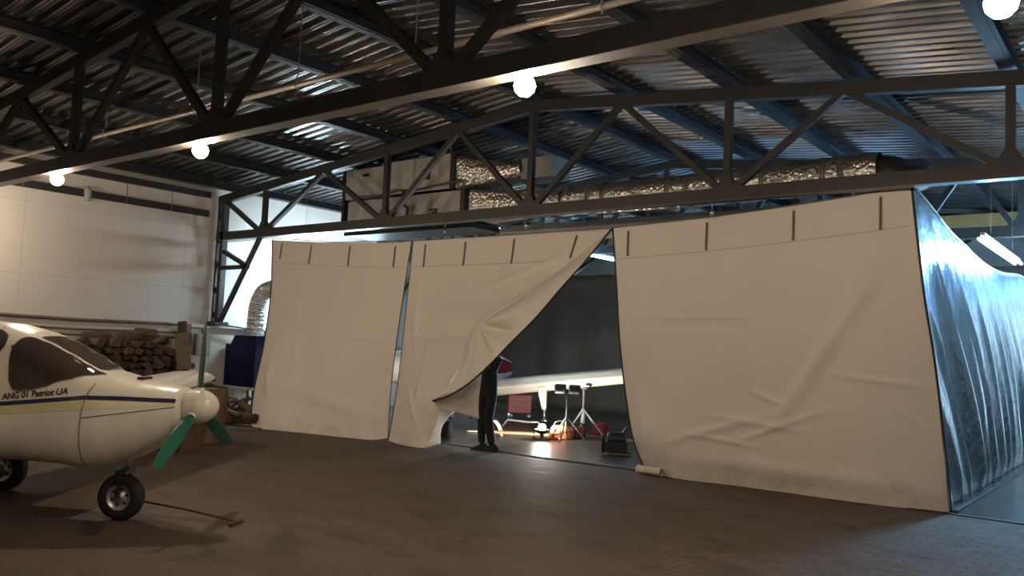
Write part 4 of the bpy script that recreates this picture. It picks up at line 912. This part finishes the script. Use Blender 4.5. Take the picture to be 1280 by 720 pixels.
# orange tool bags
def bag(p, rz, s, label, mat, nm='tool_bag'):
    t = thing(nm, label, 'bag', (p.x, p.y, 0.008), rz)
    def fn(u, v):
        a = 2*PI*u; c, q = math.cos(a), math.sin(a); e = 0.55; k = interp([(0, 0.96), (0.15, 1.0), (0.7, 0.94), (1.0, 0.70)], v)
        return (s[0]/2*k*math.copysign(abs(c)**e, c), s[1]/2*k*math.copysign(abs(q)**e, q)*(1-0.4*v*v), s[2]*v+0.012*nz(a*2, v*3, s[0]))
    m = MB(); m.grid(28, 12, fn, True); m.f += [tuple(range(28))[::-1], tuple(range(28*11, 28*12))]; m.m += [0, 0]; m.build('bag_body', mat, t, True)
    for y in (-0.05, 0.05):
        m = MB(); m.tube([(-0.12, y, s[2]*0.9), (-0.10, y, s[2]*1.2), (0, y, s[2]*1.35), (0.10, y, s[2]*1.2), (0.12, y, s[2]*0.9)], 0.012, 6); m.build('carry_handle', M['black'], t, True)
    m = MB()
    for x in (-0.3, 0, 0.3): m.bar((s[0]*x, -s[1]/2-0.004, 0.02), (s[0]*x, -s[1]/2*0.9-0.004, s[2]*0.8), 0.03, 0.008, (0, 1, 0))
    m.build('bag_webbing', M['black'], t)
bag(fl(700, 549), 0.6, (0.38, 0.26, 0.24), 'orange tool bag beside the work lamp', M['orange'])
bag(fl(722, 548), 0.9, (0.30, 0.24, 0.20), 'dark orange bag behind the black lamp stand', simple('dark_orange_fabric', (0.42, 0.07, 0.03), 0.7, 0, 0.2))
# red tool trolley
q = Vector((-11.2, 14.6, 0))
q = fl(649, 524); t = thing('tool_trolley', 'small red tool trolley on castors under the wing root', 'tool trolley', (q.x, q.y, 0.008), 0.7)
m = MB(); m.box((0, 0, 0.34), (0.50, 0.34, 0.40)); m.build('cabinet', M['redp'], t, bevel=0.01)
for z_ in (0.24, 0.36, 0.48):
    m = MB(); m.box((0, -0.175, z_), (0.44, 0.012, 0.10)); d_ = m.build('drawer', M['redp'], t, bevel=0.003); m = MB(); m.box((0, -0.19, z_+0.02), (0.3, 0.014, 0.012)); m.build('handle', M['steel'], d_)
for x in (-0.2, 0.2):
    for y in (-0.12, 0.12): m = MB(); m.lathe([(0, -0.02), (0.06, -0.02), (0.06, 0.02), (0, 0.02)], (x, y, 0.065), (0, 1, 0), 14); m.build('castor', M['alu'], t, True)
# boards and odds on the floor
m = MB(); m.box((0, 0, 0.015), (1.3, 0.22, 0.03)); o = m.build('floor_board', M['wood'], bevel=0.004); p = fl(655, 543); o.location = (p.x, p.y, 0.008); o.rotation_euler = (0, 0, 0.62); tag(o, 'long lit wooden board lying left of the work lamp', 'board')
p = fl(650, 536); t = thing('steel_frame', 'low white and black metal frame lying behind the board', 'frame', (p.x, p.y, 0.008), 0.6)
m = MB(); m.tube([(-0.35, 0, 0.03), (-0.25, 0, 0.16), (0.15, 0, 0.13), (0.35, 0, 0.14), (0.42, 0, 0.03)], 0.02, 8); m.build('rail', M['white_steel'], t, True)
m = MB(); m.tube([(-0.35, 0.25, 0.03), (-0.2, 0.22, 0.14), (0.2, 0.22, 0.12), (0.42, 0.25, 0.03)], 0.02, 8); m.tube([(-0.25, 0, 0.15), (-0.2, 0.22, 0.14)], 0.015, 6); m.tube([(0.2, 0, 0.13), (0.2, 0.22, 0.12)], 0.015, 6); m.build('rail', M['black'], t, True)
p = fl(616, 540); m = MB(); m.grid(16, 6, lambda u, v: (-0.16+0.32*u, -0.12+0.24*v, 0.02+0.20*math.sin(PI*u)**0.8))
o = m.build('curved_panel', M['paint'], smooth=True, thick=0.006); o.location = (p.x, p.y, 0.0); o.rotation_euler = (0, 0, 0.4); tag(o, 'small curved white panel standing behind the person', 'panel')
p = fl(595, 541); m = MB(); m.box((0, 0, 0.02), (0.34, 0.05, 0.025)); o = m.build('white_strip', M['paint'], bevel=0.003); o.location = (p.x, p.y, 0.008); o.rotation_euler = (0, 0, 0.9); tag(o, 'short white strip on the floor beside the leg', 'strip')
p = fl(620, 546); m = MB(); m.tube([(0, 0, 0.03), (0.12, 0.02, 0.03)], 0.025, 10); o = m.build('spray_can', M['alu'], smooth=True); o.location = (p.x, p.y, 0.008); tag(o, 'small silver can lying on the floor by the shoes', 'can')
p = fl(557, 546); bag(p, 0.4, (0.20, 0.16, 0.26), 'small black bag on the floor below the folded flap', M['cloth_black'], 'black_bag')
p = fl(565, 530); m = MB(); m.tube([(0, 0, 0), (0.03, 0, 0.42)], 0.018, 8); o = m.build('white_rod', M['paint'], smooth=True); o.location = (p.x, p.y, 0.0); tag(o, 'upright white rod just behind the folded flap', 'rod')
# small dark machine at the right of the doorway
p = fl(770, 569); t = thing('small_engine', 'dark little engine on the floor by the right curtain', 'engine', (p.x, p.y, 0.008), 0.5)
m = MB(); m.box((0, 0, 0.12), (0.34, 0.24, 0.16)); m.lathe([(0, -0.14), (0.09, -0.14), (0.11, -0.1), (0.11, 0.1), (0.09, 0.14), (0, 0.14)], (0, 0, 0.24), (1, 0, 0), 20); m.build('engine_block', M['black'], t, bevel=0.01)
m = MB(); m.lathe([(0.10, -0.02), (0.13, -0.02), (0.13, 0.02), (0.10, 0.02), (0.10, -0.02)], (-0.2, 0, 0.15), (1, 0, 0), 22); m.box((-0.2, 0, 0.15), (0.02, 0.2, 0.03)); m.build('flywheel', M['rubber'], t)
m = MB(); m.tube([(-0.1, -0.14, 0.02), (0.22, -0.14, 0.02)], 0.02, 8); m.tube([(-0.1, 0.14, 0.02), (0.22, 0.14, 0.02)], 0.02, 8); m.tube([(0.1, 0, 0.34), (0.14, 0, 0.42), (0.2, 0.02, 0.42)], 0.02, 8); m.build('base_rail', M['cable'], t)
p = fl(785, 553); m = MB(); m.box((0, 0, 0.03), (0.7, 0.1, 0.05)); o = m.build('timber_block', M['board_dark'], bevel=0.004); o.location = (p.x, p.y, 0.008); o.rotation_euler = (0, 0, 0.3); tag(o, 'length of timber beside the dark little engine', 'timber')
p = fl(733, 545); m = MB(); m.box((0, 0, 0.11), (0.26, 0.2, 0.22)); m.box((0, 0, 0.235), (0.16, 0.03, 0.03)); o = m.build('petrol_can', M['redp'], bevel=0.015); o.location = (p.x+0.15, p.y+0.25, 0.008); tag(o, 'red can standing behind the pale jack', 'can')

# ------------------------------------------------------------------ person behind the flap
def skin_mesh(name, joints, edges, mat, parent, root=0, sub=2):
    me = bpy.data.meshes.new(name); me.from_pydata([j[0] for j in joints], edges, []); me.materials.append(mat)
    o = bpy.data.objects.new(name, me); COL.objects.link(o); o.parent = parent
    md = o.modifiers.new('skin', 'SKIN'); md.use_smooth_shade = True
    for i, j in enumerate(joints):
        r = j[1]; sv = me.skin_vertices[0].data[i]; sv.radius = (r, r) if not isinstance(r, tuple) else r; sv.use_root = (i == root)
    s = o.modifiers.new('sub', 'SUBSURF'); s.levels = sub; s.render_levels = sub
    return o
pp = at(606, 520, 9.95)
t = thing('person', 'person in black trousers and black shoes standing behind the folded flap', 'person', (pp.x, 9.95, 0.0), 0)
J = [((0.03, 0, 0.96), (0.15, 0.11)), ((0.04, 0, 1.18), (0.14, 0.10)), ((0.04, 0, 1.38), (0.17, 0.11)), ((0.03, -0.02, 1.50), (0.07, 0.06)), ((0.03, -0.03, 1.56), (0.055, 0.055)),
     ((-0.05, 0, 0.88), 0.105), ((-0.06, 0.0, 0.50), 0.078), ((-0.05, 0.02, 0.09), 0.060),
     ((0.10, 0.02, 0.88), 0.105), ((0.09, -0.03, 0.50), 0.078), ((0.13, 0.04, 0.09), 0.060),
     ((-0.17, -0.01, 1.42), 0.055), ((-0.28, -0.08, 1.20), 0.042), ((-0.24, -0.24, 1.38), 0.032),
     ((0.23, 0.0, 1.40), 0.055), ((0.22, -0.10, 1.20), 0.042), ((0.04, -0.24, 1.36), 0.032)]
E2 = [(0, 1), (1, 2), (2, 3), (3, 4), (0, 5), (5, 6), (6, 7), (0, 8), (8, 9), (9, 10), (2, 11), (11, 12), (12, 13), (2, 14), (14, 15), (15, 16)]
lbl(skin_mesh('body', J, E2, M['cloth_black'], t), 'body in black clothes')
# head with a face, hair
m = MB()
def head(u, v):
    a = 2*PI*u; b = PI*v; x = math.sin(b)*math.cos(a); y = math.sin(b)*math.sin(a); z = math.cos(b)
    fx = 0.075*x*(1-0.18*max(0, -z)); fy = 0.095*y*(1-0.12*max(0, -z)); fz = 0.118*z
    if y < -0.3:
        fy -= 0.022*math.exp(-((x/0.16)**2+((z+0.12)/0.16)**2))                     # nose
        fy += 0.010*math.exp(-(((abs(x)-0.36)/0.16)**2+((z-0.10)/0.10)**2))         # eye sockets
        fy -= 0.006*math.exp(-((x/0.3)**2+((z+0.50)/0.07)**2))                      # lips
    return (0.03+fx, -0.045+fy, 1.665+fz)
m.grid(40, 30, head, True); hd = m.build('head', M['skin'], t, True)
m = MB()
for s in (-1, 1): m.lathe([(0, -0.008), (0.028, -0.006), (0.03, 0.004), (0.018, 0.008), (0, 0.004)], (0.03+s*0.076, -0.035, 1.66), (s, 0.2, 0), 12)
m.build('ear', M['skin'], hd, True)
m = MB(); m.grid(36, 14, lambda u, v: (lambda p: (0.03+(p[0]-0.03)*1.09, -0.045+(p[1]+0.045)*1.08+0.012, 1.665+(p[2]-1.665)*1.08))(head(u, v*0.46)), True); m.build('hair', M['hair'], hd, True)
def hand(wr, dirv, palm, s):
    dv = Vector(dirv).normalized(); pv = Vector(palm).normalized(); sv = dv.cross(pv).normalized(); wr = Vector(wr)
    jj = [(wr, 0.026), (wr+dv*0.04, (0.036, 0.018)), (wr+dv*0.085, (0.038, 0.016))]; ee = [(0, 1), (1, 2)]
    o = skin_mesh('hand', jj, ee, M['skin'], t)
    for k, (off, ln) in enumerate(((-0.030, 0.066), (-0.010, 0.076), (0.011, 0.070), (0.030, 0.056))):
        b = wr+dv*0.085+sv*off; q1 = b+dv*ln*0.45+pv*0.006; q2 = q1+(dv*0.5+pv*0.85).normalized()*ln*0.33; q3 = q2+(pv-dv*0.3).normalized()*ln*0.27
        skin_mesh('finger', [(b-dv*0.02, 0.009), (q1, 0.0085), (q2, 0.008), (q3, 0.007)], [(0, 1), (1, 2), (2, 3)], M['skin'], o, 0, 1)
    b = wr+dv*0.03+sv*(-0.034*s); q1 = b+(dv*0.6-sv*s*0.7).normalized()*0.04; q2 = q1+(dv*0.9+pv*0.5).normalized()*0.034
    skin_mesh('thumb', [(b+sv*s*0.012, 0.011), (q1, 0.010), (q2, 0.008)], [(0, 1), (1, 2)], M['skin'], o, 0, 1)
hand((-0.24, -0.25, 1.39), (-0.1, -0.2, 0.9), (0.2, -0.7, -0.6), 1); hand((0.03, -0.25, 1.37), (-0.5, -0.15, 0.7), (-0.3, -0.7, -0.6), -1)
for x, y, r_ in ((-0.05, 0.02, 0.3), (0.13, 0.04, -0.2)):
    def shoe(u, v):
        a = 2*PI*u; c, s = math.cos(a), math.sin(a); l = 0.145; h = interp([(0, 0.0), (0.15, 0.012), (0.6, 0.05), (1, 0.105)], v); k = interp([(0, 0.98), (0.2, 1), (0.6, 0.82), (1, 0.40)], v)
        yy = -l*c*k*(1 if c < 0 else 1.05)-0.04*(1-v); return Vector((0.047*s*k*(1-0.15*c), yy, h*(1-0.35*max(0, c)*v)))
    m = MB(); m.grid(28, 10, shoe, True); m.f += [tuple(range(28))[::-1]]; m.m += [0]
    o = m.build('shoe', M['cloth_black'], t, True); o.location = (x, y, 0.009); o.rotation_euler = (0, 0, -0.9+r_)
